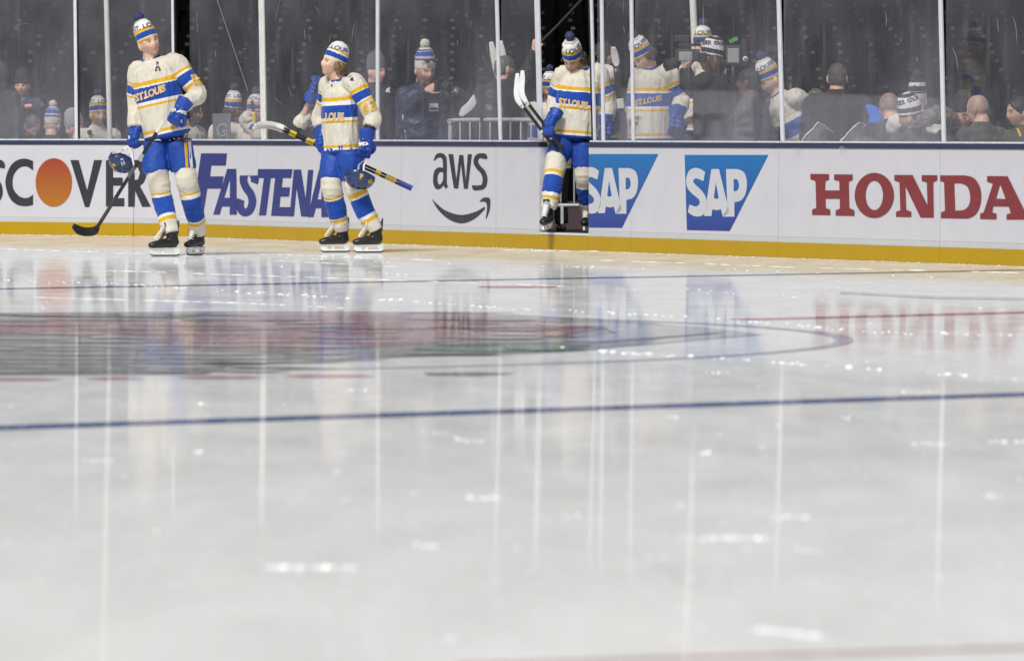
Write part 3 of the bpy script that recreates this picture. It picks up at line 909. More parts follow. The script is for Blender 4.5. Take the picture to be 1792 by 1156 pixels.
sapS = smooth_loop([(1048, 318, c), (1010, 294), (965, 287), (920, 312), (900, 380), (910, 445), (952, 492), (1000, 535), (1002, 572), (970, 588), (925, 572, c), (912, 632, c), (950, 658), (990, 667), (1035, 650), (1062, 590), (1055, 520), (1020, 462), (970, 415), (955, 388), (978, 368), (1035, 390, c)])
sapA = [(1097, 295), (1157, 295), (1240, 640), (1187, 668), (1172, 610), (1140, 618), (1105, 610), (1098, 663), (1038, 663), (1052, 600)]
sapAh = [(1132, 400), (1155, 520), (1138, 531), (1117, 520)]
sapP = smooth_loop([(1212, 295, c), (1305, 296, c), (1350, 318), (1372, 370), (1375, 430), (1362, 495), (1330, 540), (1278, 555, c), (1278, 668, c), (1187, 668, c), (1222, 600, c)])
sapPh = smooth_loop([(1272, 375, c), (1300, 378), (1314, 420), (1302, 462), (1272, 470, c)])
dec(1200, 'logo_ground', [[[(887, 185), (1542, 185), (1240, 780), (905, 772)]]], M_sprint, 0.004, *S7)
dec(1200, 'lettering', [[sapS], [sapA, sapAh], [sapP, sapPh]], M_print_white, 0.0065, *S7)
f1 = lambda l: [(262 + (p[0] - 1097) * .935, 287 + (p[1] - 295) * .96) for p in l]
dec(1060, 'logo_ground', [[[(112, 178), (680, 178), (395, 755), (128, 752)]]], M_sprint, 0.004, *S7, clip=1030.4)
dec(1060, 'lettering', [[f1(sapS)], [f1(sapA), f1(sapAh)], [f1(sapP), f1(sapPh)]], M_print_white, 0.0065, *S7, clip=1030.4)
S9 = (1392, 230, 4.48)
dec(1500, 'lettering', [[[(117, 333), (263, 335), (263, 380), (235, 390), (232, 463), (345, 463), (343, 390), (303, 380), (303, 337), (448, 338), (448, 383), (418, 395), (422, 600), (462, 620), (462, 663), (315, 660), (315, 620), (348, 605), (347, 528), (235, 528), (238, 600), (273, 615), (273, 657), (130, 655), (130, 612), (163, 600), (157, 390), (117, 375)]],
    [ell(618, 502, 154, 177, 48), ell(618, 502, 68, 115, 36)],
    [[(775, 342), (918, 342), (1035, 580), (1030, 400), (990, 390), (990, 343), (1112, 344), (1112, 385), (1080, 400), (1084, 677), (980, 675), (862, 430), (868, 615), (908, 630), (908, 672), (788, 670), (788, 630), (822, 618), (815, 400), (775, 385)]]], M_print_red, 0.004, *S9)
dec(1700, 'lettering', [[smooth_loop([(1134, 345, c), (1330, 345, c), (1400, 368), (1445, 435), (1457, 515), (1442, 600), (1405, 658), (1350, 684, c), (1140, 680, c), (1140, 635, c), (1172, 622, c), (1165, 400, c), (1134, 388, c)]), smooth_loop([(1245, 408, c), (1305, 410), (1352, 440), (1370, 515), (1358, 580), (1318, 615), (1252, 620, c)])],
    [[(1502, 350), (1663, 352), (1830, 690), (1655, 692), (1655, 650), (1688, 640), (1672, 590), (1550, 587), (1543, 635), (1576, 645), (1576, 690), (1448, 687), (1448, 645), (1475, 635), (1548, 410), (1502, 395)], [(1605, 415), (1648, 530), (1573, 527)]]], M_print_red, 0.004, *S9)

# gate opening: low board that stays closed, threshold, jamb
def gate_sill():
    seg = SEG[1]; n, t = seg.n, seg.t
    a = ONB(944, 400); b = ONB(1030, 400); a.z = b.z = 0
    a = a + t * .003; b = b - t * .003
    base = (a + b) / 2; L = (b - a).length
    rt = root('gate_threshold', base, 'low yellow threshold with a pale sill under the open gate', 'threshold')
    bm = bmesh.new(); obox(bm, a + n * (-.09), t * L, n * .10, V((0, 0, .142))); bevel(bm, .004, 1)
    finish(bm_mesh(bm), 'kick_plate', M_kick, rt, base, False)
    bm = bmesh.new(); obox(bm, a + n * (-.16) + V((0, 0, .144)), t * L, n * .165, V((0, 0, .022))); bevel(bm, .005, 1)
    finish(bm_mesh(bm), 'sill', M_alu, rt, base, False)
    j = root('gate_jamb', a, 'dark steel jamb at the edge of the blank board beside the open gate', 'gate jamb')
    bm = bmesh.new(); obox(bm, a + n * (-.088) + t * -.001 + V((0, 0, .197)), t * .006, n * .084, V((0, 0, .81)))
    finish(bm_mesh(bm), 'plate', M_alu, j, a, False)
    bm = bmesh.new(); obox(bm, a + n * (-.125) + V((0, 0, .17)), t * .012, n * .03, V((0, 0, .86))); bevel(bm, .004, 1)
    finish(bm_mesh(bm), 'hinge_post', M_dark, j, a, False)
gate_sill()

# ------------------------------------------------------------------ glass and its posts
def glass_mat():
    m, nt, b = nodes_of('smeared_glass')
    nt.nodes.remove(b)
    out = nt.nodes['Material Output']
    tr = N(nt, 'ShaderNodeBsdfTransparent'); tr.inputs[0].default_value = (0.985, 0.985, 0.99, 1)
    df = N(nt, 'ShaderNodeBsdfDiffuse'); df.inputs[0].default_value = (0.58, 0.58, 0.69, 1)
    tc = N(nt, 'ShaderNodeTexCoord')
    def noise_(scale, stretch, lo, hi, a, b_, detail=5.0):
        mp = N(nt, 'ShaderNodeMapping'); mp.inputs['Scale'].default_value = stretch
        nt.links.new(tc.outputs['Object'], mp.inputs[0])
        n = N(nt, 'ShaderNodeTexNoise', Scale=scale, Detail=detail)
        nt.links.new(mp.outputs[0], n.inputs['Vector'])
        r = N(nt, 'ShaderNodeMapRange'); r.inputs['From Min'].default_value = lo; r.inputs['From Max'].default_value = hi
        r.inputs['To Min'].default_value = a; r.inputs['To Max'].default_value = b_
        nt.links.new(n.outputs['Fac'], r.inputs['Value'])
        return r.outputs[0]
    def add(a, b2):
        n = N(nt, 'ShaderNodeMath', operation='ADD'); nt.links.new(a, n.inputs[0]); nt.links.new(b2, n.inputs[1]); return n.outputs[0]
    cloud = add(noise_(1.3, (1, 1, 1), .38, .75, .022, .066), noise_(.45, (1, 1, 1), .42, .68, 0, .045))
    rain = noise_(9, (1, 1, .13), .52, .8, 0, .06)
    fine = noise_(40, (1, 1, .06), .58, .82, 0, .06)
    sp = N(nt, 'ShaderNodeSeparateXYZ'); nt.links.new(tc.outputs['Object'], sp.inputs[0])
    low = N(nt, 'ShaderNodeMapRange'); low.inputs['From Min'].default_value = 0.55; low.inputs['From Max'].default_value = 0.0
    low.inputs['To Min'].default_value = 0.0; low.inputs['To Max'].default_value = 0.03
    nt.links.new(sp.outputs['Z'], low.inputs['Value'])
    fac = add(add(cloud, rain), add(fine, low.outputs[0]))
    m1 = N(nt, 'ShaderNodeMixShader')
    nt.links.new(fac, m1.inputs[0]); nt.links.new(tr.outputs[0], m1.inputs[1]); nt.links.new(df.outputs[0], m1.inputs[2])
    gl = N(nt, 'ShaderNodeBsdfAnisotropic'); gl.inputs['Roughness'].default_value = 0.02
    m2 = N(nt, 'ShaderNodeMixShader'); m2.inputs[0].default_value = 0.045
    nt.links.new(m1.outputs[0], m2.inputs[1]); nt.links.new(gl.outputs[0], m2.inputs[2])
    nt.links.new(m2.outputs[0], out.inputs[0])
    return m
M_glass = glass_mat()
M_scr = mat('scratched_white', (.55, .55, .6), .6)
GTOP = 2.95
def glass(u0, u1, label, seg=None, q0=None, q1=None):
    seg = seg or seg_of((u0 + u1) / 2); n, t = seg.n, seg.t
    a = q0 or ONB(u0, 240, -.03, seg); b = q1 or ONB(u1, 240, -.03, seg)
    a = V((a.x, a.y, 1.084)); b = V((b.x, b.y, 1.084))
    base = (a + b) / 2
    bm = bmesh.new(); obox(bm, a + n * -.006, b - a, n * .012, V((0, 0, GTOP - 1.084)))
    g = tag(finish(bm_mesh(bm), 'rink_glass', M_glass, None, base, False), label, 'glass panel', 'glass panels above the boards')
    r = random.Random(int(u0) + 500); L = (b - a).length
    if L < .4: return g
    bm = bmesh.new()
    for k in range(int(3.5 * L) + 2):
        x, z = r.uniform(.03, .97) * L, r.uniform(.05, 1.35)
        an = r.choice((r.uniform(1.3, 1.8), r.uniform(1.4, 1.7), r.uniform(0, 3.1))); ln = r.choice((.03, .05, .08, .12, .25)); cv = r.uniform(-.8, .8)
        pts = []
        for i in range(5):
            pts.append(a + t * min(max(x, .01), L - .01) + V((0, 0, max(z, .01))) + n * .0065)
            x += math.cos(an) * ln / 4; z += math.sin(an) * ln / 4; an += cv / 4
        w = r.uniform(.0005, .0012)
        tube(bm, pts, [(w * .3, .0004), (w, .0004), (w, .0004), (w, .0004), (w * .3, .0004)], n=5, k=1)
    for k in range(int(12 * L)):
        ellipsoid(bm, a + t * r.uniform(.02, .98) * L + V((0, 0, r.uniform(.02, 1.4))) + n * .0062, t * r.uniform(.001, .004), V((0, 0, r.uniform(.001, .005))), n * .0006, 6, 4)
    me = bm_mesh(bm); me.transform(Matrix.Translation(-base))
    finish(me, 'scratch_marking', M_scr, g, None)
    return g
cg = corner - SEG[0].n * .03
glass(-250, 132, 'smeared glass panel left of the leftmost post, over the black letters')
glass(137, 302, 'smeared glass panel behind the head of the taller player')
q = V((B1.x, B1.y, 0)) - (SEG[0].n + SEG[1].n).normalized() * .03
glass(308, 456, 'smeared glass panel with a thin diagonal wire seen through it', seg=SEG[1], q0=q)
glass(465, 658, 'smeared glass panel behind the head of the shorter player')
glass(664, 871, 'smeared glass panel in front of the bearded photographer')
glass(878, 940, 'narrow glass panel in front of the dark jacket beside the gate')
glass(1046, 1051, 'sliver of glass panel between the two posts on the latch side of the gate')
glass(1059, 1104, 'narrow glass panel in front of the upright goalie stick')
glass(1112, 1363, 'cloudy glass panel in front of the television camera')
glass(1372, 1647, 'smeared glass panel in front of the striped monochrome beanies')
glass(1656, 1950, 'smeared glass panel in front of the bald man at far right')

def post(ub, ut, wpx, label, m, off=-.03, dpt=.025, z0=1.083, dark=0, name='glass_post', vb=249, rivets=False):
    seg = seg_of(ub); n, t = seg.n, seg.t
    b = ONB(ub, vb, off, seg); b.z = z0
    tp = ONB(ut, 0, off, seg)
    k = (GTOP + .1 - z0) / (tp.z - z0)
    tp = b + (tp - b) * k
    w = max(.02, (wpx / FPX * b.y - dpt * abs(n.x)) / abs(t.x))           # seen obliquely
    w = min(w, 0.16)
    rt = root(name, b, label, 'glass post', 'posts holding the glass')
    bm = bmesh.new(); obox(bm, b - t * (w / 2) - n * (dpt / 2), t * w, n * dpt, tp - b); bevel(bm, .006, 2)
    finish(bm_mesh(bm), 'upright', m, rt, b, False)
    if dark:
        o = dark * (w / 2 + .012)
        bm = bmesh.new(); obox(bm, b + t * (o - .008) - n * (dpt / 2 - .004), t * .016, n * dpt, tp - b)
        finish(bm_mesh(bm), 'gasket', M_rubber, rt, b, False)
    if rivets:
        bm = bmesh.new()
        for i in range(12):
            p = b + (tp - b) * ((i + .6) / 12) + n * (dpt / 2) + t * (w * .2)
            bmesh.ops.create_uvsphere(bm, u_segments=8, v_segments=5, radius=.008, matrix=Matrix.Translation(p))
        finish(bm_mesh(bm), 'rivets', M_steel, rt, b)
    return rt
post(134.5, 132, 8, 'grey glass post with a dark gasket, over the black letters at far left', M_alu, dark=1)
post(305.5, 302.5, 7, 'slim grey glass post right behind the shoulder of the taller player', M_alu, dark=1)
post(462, 457.5, 12, 'wide white riveted glass post between the two standing players', M_postwhite, rivets=True)
post(661, 661, 8, 'pale glass post in front of the man in the grey beanie', M_alu)
post(876, 869.5, 8, 'pale glass post in front of the grey-haired man in a black jacket', M_alu)
post(946, 940, 11, 'broad glass post on the hinge side of the open gate', M_alu)
post(1041, 1035, 7, 'glass post with black gasket on the latch side of the open gate', M_alu, dark=-1)
post(1056, 1053, 8, 'second glass post right of the open gate, near the number on the sleeve', M_alu)
post(1108.5, 1105, 8, 'pale glass post in front of the player looking down in profile', M_alu)
post(1370, 1363, 9, 'pale glass post crossing the bending player in a team beanie', M_alu)
post(1652, 1646, 9, 'pale glass post next to the fur collar at far right', M_alu)
def pole(u, ut, vb, wpx, Y, label):
    b = P(u, vb, Y); tp = P(ut, 0, Y); z = b.z
    b.z = FLOOR; d = (tp - P(u, vb, Y)) ; d = d / d.z
    b = P(u, vb, Y) + d * (FLOOR - z); tp = b + d * 5
    w = wpx / FPX * Y / 2
    bm = bmesh.new(); tube(bm, [b, (b + tp) / 2, tp], [w, w, w], n=20, dome=.1)
    return tag(finish(bm_mesh(bm), 'netting_pole', M_postwhite, None, b), label, 'pole', 'white poles behind the glass')
pole(192.5, 186, 248, 9, YB(192) + .35, 'round white pole behind the glass at the shoulder of the man with the goatee')
pole(1215, 1212.5, 60, 12, YB(1213) + 3.2, 'round white pole standing behind the television camera')

# ------------------------------------------------------------------ the dark stands
def stands():
    M_seat = mat('seat_dark_shade_tone', (0.0035, 0.0035, 0.004), 0.9, amt=0.3, spec=0)  # dark seats, blackened further: the missing light is put into the colour
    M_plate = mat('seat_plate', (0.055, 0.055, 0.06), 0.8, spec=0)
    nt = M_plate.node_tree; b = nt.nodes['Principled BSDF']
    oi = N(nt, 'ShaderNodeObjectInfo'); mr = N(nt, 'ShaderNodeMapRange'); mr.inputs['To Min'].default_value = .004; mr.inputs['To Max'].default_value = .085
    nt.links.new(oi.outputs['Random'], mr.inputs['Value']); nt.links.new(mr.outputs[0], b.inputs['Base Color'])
    M_conc = mat('concrete_shade_tone', (0.003, 0.003, 0.0035), 0.95, amt=0.3, spec=0)  # near-black colour carries the shade of the stand
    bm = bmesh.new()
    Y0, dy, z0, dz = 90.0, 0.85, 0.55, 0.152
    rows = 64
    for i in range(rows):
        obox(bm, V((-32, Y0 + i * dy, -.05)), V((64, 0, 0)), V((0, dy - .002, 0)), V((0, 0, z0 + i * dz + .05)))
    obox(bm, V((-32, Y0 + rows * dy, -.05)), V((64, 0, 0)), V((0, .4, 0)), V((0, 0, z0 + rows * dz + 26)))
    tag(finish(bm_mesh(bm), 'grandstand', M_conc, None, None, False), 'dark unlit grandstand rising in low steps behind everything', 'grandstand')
    def seat(bm, o):
        obox(bm, o + V((-.21, .30, .38)), V((.42, 0, 0)), V((0, .06, .0)), V((0, .06, .40)))
        obox(bm, o + V((-.20, .10, .36)), V((.40, 0, 0)), V((0, .08, 0)), V((0, .10, .34)))
        obox(bm, o + V((-.235, .05, .0)), V((.03, 0, 0)), V((0, .38, 0)), V((0, 0, .56)))
        k = len(bm.faces)
        obox(bm, o + V((-.035, .285, .70)), V((.07, 0, 0)), V((0, .012, 0)), V((0, .005, .05)))
        bm.faces.ensure_lookup_table()
        for f in bm.faces[k:]: f.material_index = 1
    b = bmesh.new(); seat(b, V((0, 0, 0))); bmesh.ops.recalc_face_normals(b, faces=b.faces)
    sm = bpy.data.meshes.new('stadium_seat'); b.to_mesh(sm); b.free()
    sm.materials.append(M_seat); sm.materials.append(M_plate)
    r = random.Random(3)
    rest = bmesh.new(); n = 0
    for i in range(3, 30):
        for k in range(-26, 27):
            x = k * .51 + (i % 2) * .02
            p = V((x + r.uniform(-.03, .03), Y0 + i * dy + .2, z0 + i * dz))
            infr = abs(x) < 0.0905 * p.y
            if infr and n < 299 and i >= 4:
                o = bpy.data.objects.new('stadium_seat', sm); COL.objects.link(o); o.location = p
                tag(o, 'folded dark stadium seat with a small pale number plate in the unlit stand', 'stadium seat', 'folded seats in the dark stand'); n += 1
            elif (i < 26 or infr) and r.random() < .8:
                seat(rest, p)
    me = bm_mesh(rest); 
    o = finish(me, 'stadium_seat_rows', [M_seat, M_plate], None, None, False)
    tag(o, 'farther rows of folded dark seats high up in the stand', 'stadium seats', kind='stuff')
stands()

# ------------------------------------------------------------------ people
def Rz(a): return Matrix.Rotation(R(a), 3, 'Z')
def headR(yaw, pitch, roll): return Rz(yaw) @ Matrix.Rotation(R(-pitch), 3, 'X') @ Matrix.Rotation(R(roll), 3, 'Y')
FAIR, RUDDY, TAN, DEEP = (0.74, 0.48, 0.36), (0.74, 0.42, 0.30), (0.60, 0.36, 0.24), (0.16, 0.075, 0.045)
H_brown, H_dark, H_grey, H_blond, H_red = (0.07, 0.04, 0.022), (0.018, 0.014, 0.012), (0.11, 0.10, 0.095), (0.22, 0.13, 0.06), (0.16, 0.07, 0.03)

def head_mesh(bm, c, Rm, s):
    nu, nv = 40, 30
    g = lambda q, w: math.exp(-(q / w) ** 2)
    rows = []
    for j in range(1, nv):
        th = math.pi * j / nv
        row = []
        for i in range(nu):
            ph = 2 * math.pi * i / nu
            d = V((math.sin(th) * math.sin(ph), -math.sin(th) * math.cos(ph), math.cos(th)))
            x, y, z = d.x * .079, d.y * .097, d.z * .116
            if z > 0:
                k = (math.sin(th) ** .78) / max(math.sin(th), 1e-4); x *= k; y *= k
            if z < -.01:
                k = min(1, (-z - .01) / .10)
                x *= 1 - .20 * k * (1 if y < 0 else .4)
                if y > 0: y *= 1 - .45 * k
                else: y *= 1 + .10 * k
            f = 1 if y < -.02 else 0
            if f:
                y -= .020 * g(x, .013) * g(z + .020, .020) + .012 * g(x, .010) * g(z - .004, .020)
                y -= .006 * g(z - .034, .011) * g(x, .05)
                y += .010 * (g(x - .031, .015) + g(x + .031, .015)) * g(z - .010, .011)
                y -= .007 * g(x, .022) * g(z + .056, .008)
                y += .004 * g(x, .03) * g(z + .073, .006)
                y -= .013 * g(x, .024) * g(z + .092, .016)
                y -= .004 * (g(x - .048, .018) + g(x + .048, .018)) * g(z + .022, .02)
            row.append(bm.verts.new(c + Rm @ (V((x, y, z)) * s)))
        rows.append(row)
    for j in range(len(rows) - 1):
        for i in range(nu):
            bm.faces.new((rows[j][i], rows[j + 1][i], rows[j + 1][(i + 1) % nu], rows[j][(i + 1) % nu]))
    for row, z in ((rows[0], .118), (rows[-1], -.118)):
        cv = bm.verts.new(c + Rm @ (V((0, 0, z)) * s))
        for i in range(nu): bm.faces.new((row[i], row[(i + 1) % nu], cv))
    for sx in (-1, 1):
        ellipsoid(bm, c + Rm @ (V((sx * .082, .014, -.008)) * s), Rm @ V((.012, .006 * sx, 0)) * s, Rm @ V((0, .021, 0)) * s, Rm @ V((0, .004, .036)) * s, 10, 8)

def hand(bm, w, d, n, thumb, curl=.9, s=1.0):
    """bare hand: wrist w, direction d, back of the hand n, thumb side; fingers curl away from n"""
    d = d.normalized(); n = (n - d * n.dot(d)).normalized()
    sd = d.cross(n).normalized() * thumb
    tube(bm, [w - d * .02, w + d * .03 * s, w + d * .085 * s], [(.030 * s, .020 * s), (.042 * s, .017 * s), (.042 * s, .014 * s)], side=sd, n=12, k=3)
    for i, (o, ln) in enumerate(((.031, .080), (.011, .088), (-.010, .082), (-.030, .066))):
        p = w + (d * .083 + sd * o) * s
        pts = [p]; a = 0.25
        for k in range(3):
            a += curl * (.45 + .3 * k)
            pts.append(pts[-1] + (d * math.cos(a) - n * math.sin(a)) * ln * s * (.42, .32, .26)[k])
        tube(bm, pts, [.0098 * s, .0092 * s, .0086 * s, .0074 * s], n=8, k=2, dome=.8)
    p = w + (d * .025 + sd * .034) * s
    tube(bm, [p, p + (d * .03 + sd * .026 - n * .012) * s, p + (d * .062 + sd * .030 - n * .028 * (1 + curl)) * s, p + (d * .085 + sd * .018 - n * .04 * (1 + curl)) * s],
         [.014 * s, .012 * s, .011 * s, .009 * s], n=8, k=2, dome=.8)

def glove(name, w, d, n, thumb, parent, base, m, curl=1.0, s=1.0):
    """hockey glove: flared cuff, rolls over the back of the hand, four fat fingers and a thumb"""
    d = d.normalized(); n = (n - d * n.dot(d)).normalized(); sd = d.cross(n).normalized() * thumb
    G = Cloth()
    G.add([w - d * .085 * s, w - d * .03 * s, w + d * .02 * s], [(.078 * s, .068 * s), (.072 * s, .060 * s), (.060 * s, .048 * s)], sd, n=16)
    for k, (o, r) in enumerate(((.015, .034), (.055, .035), (.095, .034))):
        for q in (-1, 1):
            ellipsoid(G.bm, w + (d * o + n * .022 + sd * .027 * q) * s, d * .026 * s, sd * .032 * s, n * r * s, 12, 8)
    G.add([w, w + d * .06 * s, w + d * .12 * s], [(.052 * s, .034 * s), (.060 * s, .036 * s), (.058 * s, .032 * s)], sd, n=16)
    for i, (o, ln) in enumerate(((.046, .100), (.016, .108), (-.015, .104), (-.045, .088))):
        p = w + (d * .115 + sd * o + n * .006) * s
        a = 0.2; pts = [p]
        for k in range(3):
            a += curl * (.42 + .3 * k)
            pts.append(pts[-1] + (d * math.cos(a) - n * math.sin(a)) * ln * s * (.40, .33, .27)[k])
        G.add(pts, [.0175 * s, .0170 * s, .0160 * s, .0145 * s], n=10, k=3, dome=.8)
    p = w + (d * .03 + sd * .05) * s
    G.add([p, p + (d * .035 + sd * .032 - n * .01) * s, p + (d * .075 + sd * .034 - n * .03 * (1 + curl)) * s, p + (d * .10 + sd * .012 - n * .045 * (1 + curl)) * s], [.024 * s, .022 * s, .020 * s, .016 * s], n=10, k=3, dome=.8)
    return G.build(name, m, parent, base, .0065, smooth=1)

def skin_colors(c, Rm, s, skin, hairc, beard=0, brow=True, buzz=0):
    Ri = np.array(Rm.transposed())
    sk = np.array(skin)
    def f(co):
        q = (co - np.array(c[:])) @ Ri.T / s
        x, y, z = q[:, 0], q[:, 1], q[:, 2]
        out = np.tile(sk, (len(co), 1))
        head = (np.abs(x) < .1) & (np.abs(y) < .14) & (np.abs(z) < .13)
        front = head & (y < -.045)
        def blend(msk, col):
            w = np.clip(msk, 0, 1)[:, None]
            out[:] = out * (1 - w) + np.array(col) * w
        G = lambda a, w: np.exp(-(a / w) ** 2)
        fr = front.astype(float)
        if buzz:
            bz = np.clip((z + .045 - .55 * np.clip(-y - .02, 0, .1)) / .02, 0, 1) * np.clip((.075 - (-y) - .3 * np.clip(z - .03, -1, .1)) / .03, 0, 1) * head
            bz = bz * (1 - np.clip((z - .085) / .03, 0, 1) * .55)
            blend(bz * buzz, hairc)
        ax = np.abs(x)
        blend(.35 * fr * G(ax - .045, .022) * G(z + .025, .022), (skin[0] * 1.0, skin[1] * .72, skin[2] * .70))
        blend(.3 * fr * G(x, .014) * G(z + .025, .012), (skin[0], skin[1] * .7, skin[2] * .68))
        if beard:
            b = ((z < -.032 + .02 * np.clip((ax - .03) / .04, 0, 1)) & (y < .02) & head).astype(float) * beard
            b2 = ((z < .02) & (ax > .058) & (y < .0) & (y > -.06) & head).astype(float) * beard * .8
            bb = np.maximum(b, b2) * (1 - .9 * G(x, .022) * G(z + .056, .009))
            blend(bb * (1 - fr * G(x, .02) * G(z + .020, .016)), hairc)
        blend(.75 * fr * G(x, .020) * (np.abs(z + .056) < .007), (skin[0] * .72, skin[1] * .45, skin[2] * .48))
        blend(.95 * fr * G(x, .016) * G(z + .0555, .0022), (.10, .03, .03))
        e = fr * ((ax - .031) ** 2 / .014 ** 2 + (z - .010) ** 2 / .0068 ** 2 < 1)
        blend(e * .9, (.55, .52, .5))
        blend(fr * .95 * (((ax - .031) ** 2 + (z - .010) ** 2) < .0066 ** 2), (.03, .03, .03))
        blend(fr * .8 * (np.abs(ax - .031) < .017) * G(z - .0185, .003), (.12, .06, .04))
        if brow: blend(fr * .85 * (np.abs(ax - .033) < .021) * G(z - .0325 + .12 * np.abs(ax - .03), .005), hairc)
        return out
    return f

def beanie(J, style, parent, base, pom=None, text=None, tall=1.0, tmat=None, low=0.0, both=False):
    c, Rm, s = J['head'], J['hR'], J['hs']
    H = .185 * tall
    zb = .022 + low
    G = Cloth()
    pts, rr = [], []
    for z, a in ((0, .083), (.012, .087), (.05, .0885), (.10, .084), (.14, .073), (.175, .052), (.19, .022)):
        k = z / .19
        pts.append(c + Rm @ (V((0, .004 + .028 * k, zb + z * H / .19 * 1.0)) * s)); rr.append((a * s, a * 1.17 * s))
    G.add(pts, rr, Rm @ V((1, 0, 0)), n=36, k=4, dome=.4)
    o, bvh = G.build('beanie', style, parent, base, .0075, wr=.0035, wscale=16, smooth=1)
    if pom:
        bm = bmesh.new()
        top = c + Rm @ (V((0, .038, zb + H + .028)) * s)
        bmesh.ops.create_icosphere(bm, subdivisions=4, radius=.042 * s, matrix=Matrix.Translation(top))
        for v in bm.verts:
            d = v.co - top
            v.co = top + d * (1 + .22 * noise.noise(v.co * 130) + .12 * noise.noise(v.co * 60))
        po = finish(bm_mesh(bm), 'pompom', pom, o, None)
        po.data.transform(Matrix.Translation(-base))
    if text:
        for ph0 in ((0, 180) if both else (0,)):
            vs, fs, (x0, x1, y0, y1) = text_box(text, .02)
            th = .048 * s; w = (x1 - x0) / (y1 - y0) * th * 1.05
            ov = []
            for v in vs:
                a = ((v.x - x0) / (x1 - x0) - .5) * w / (.092 * s) + R(ph0 + J.get('hat_text_yaw', 0))
                z = zb + (.58 + (v.y - y0) / (y1 - y0) * .20) * H
                dr = Rm @ V((math.sin(a), -math.cos(a), 0))
                o0 = c + Rm @ (V((0, .02, z)) * s) + dr * .2
                h = bvh.ray_cast(o0, -dr)
                ov.append(tuple((h[0] if h[0] else o0 - dr * .11) + dr * .004))
            me = bpy.data.meshes.new('lettering'); me.from_pydata(ov, [], fs)
            lt = finish(me, 'lettering', tmat or M_navytwill, o, None, False)
            lt.data.transform(Matrix.Translation(-base))
    return o, bvh

def hair_cap(J, m, parent, base, back=0.0, top=True, low=-.05, thick=.006, bald=False):
    """short hair: a shell over the skull; back>0 lets it fall over the neck"""
    c, Rm, s = J['head'], J['hR'], J['hs']
    G = Cloth()
    if top:
        ellipsoid(G.bm, c + Rm @ (V((0, .010, .024)) * s), Rm @ V((.079 + thick * .6, 0, 0)) * s, Rm @ V((0, .093 + thick, 0)) * s, Rm @ V((0, 0, .098 + thick)) * s, 28, 18)
    ellipsoid(G.bm, c + Rm @ (V((0, .042, -.005)) * s), Rm @ V((.074 + thick * .5, 0, 0)) * s, Rm @ V((0, .060 + thick, 0)) * s, Rm @ V((0, 0, .085)) * s, 24, 14)
    if back:
        r = random.Random(5)
        for k in range(26):
            a = R(r.uniform(-105, 105))
            p = c + Rm @ (V((math.sin(a) * .072, .012 + math.cos(a) * .072, r.uniform(-.03, .03))) * s)
            q = p + Rm @ V((math.sin(a) * .03, math.cos(a) * .03, -back * r.uniform(.6, .9)))
            tube(G.bm, [p, (p + q) / 2 + Rm @ V((math.sin(a) * .02, math.cos(a) * .02, 0)), q + V((r.uniform(-.02, .02), r.uniform(-.02, .02), 0))], [.022, .020, .008], n=8, k=3)
    o, _ = G.build('hair', m, parent, base, .008, wr=.006, wscale=22, smooth=1, stretch=(1, 1, .5))
    return o

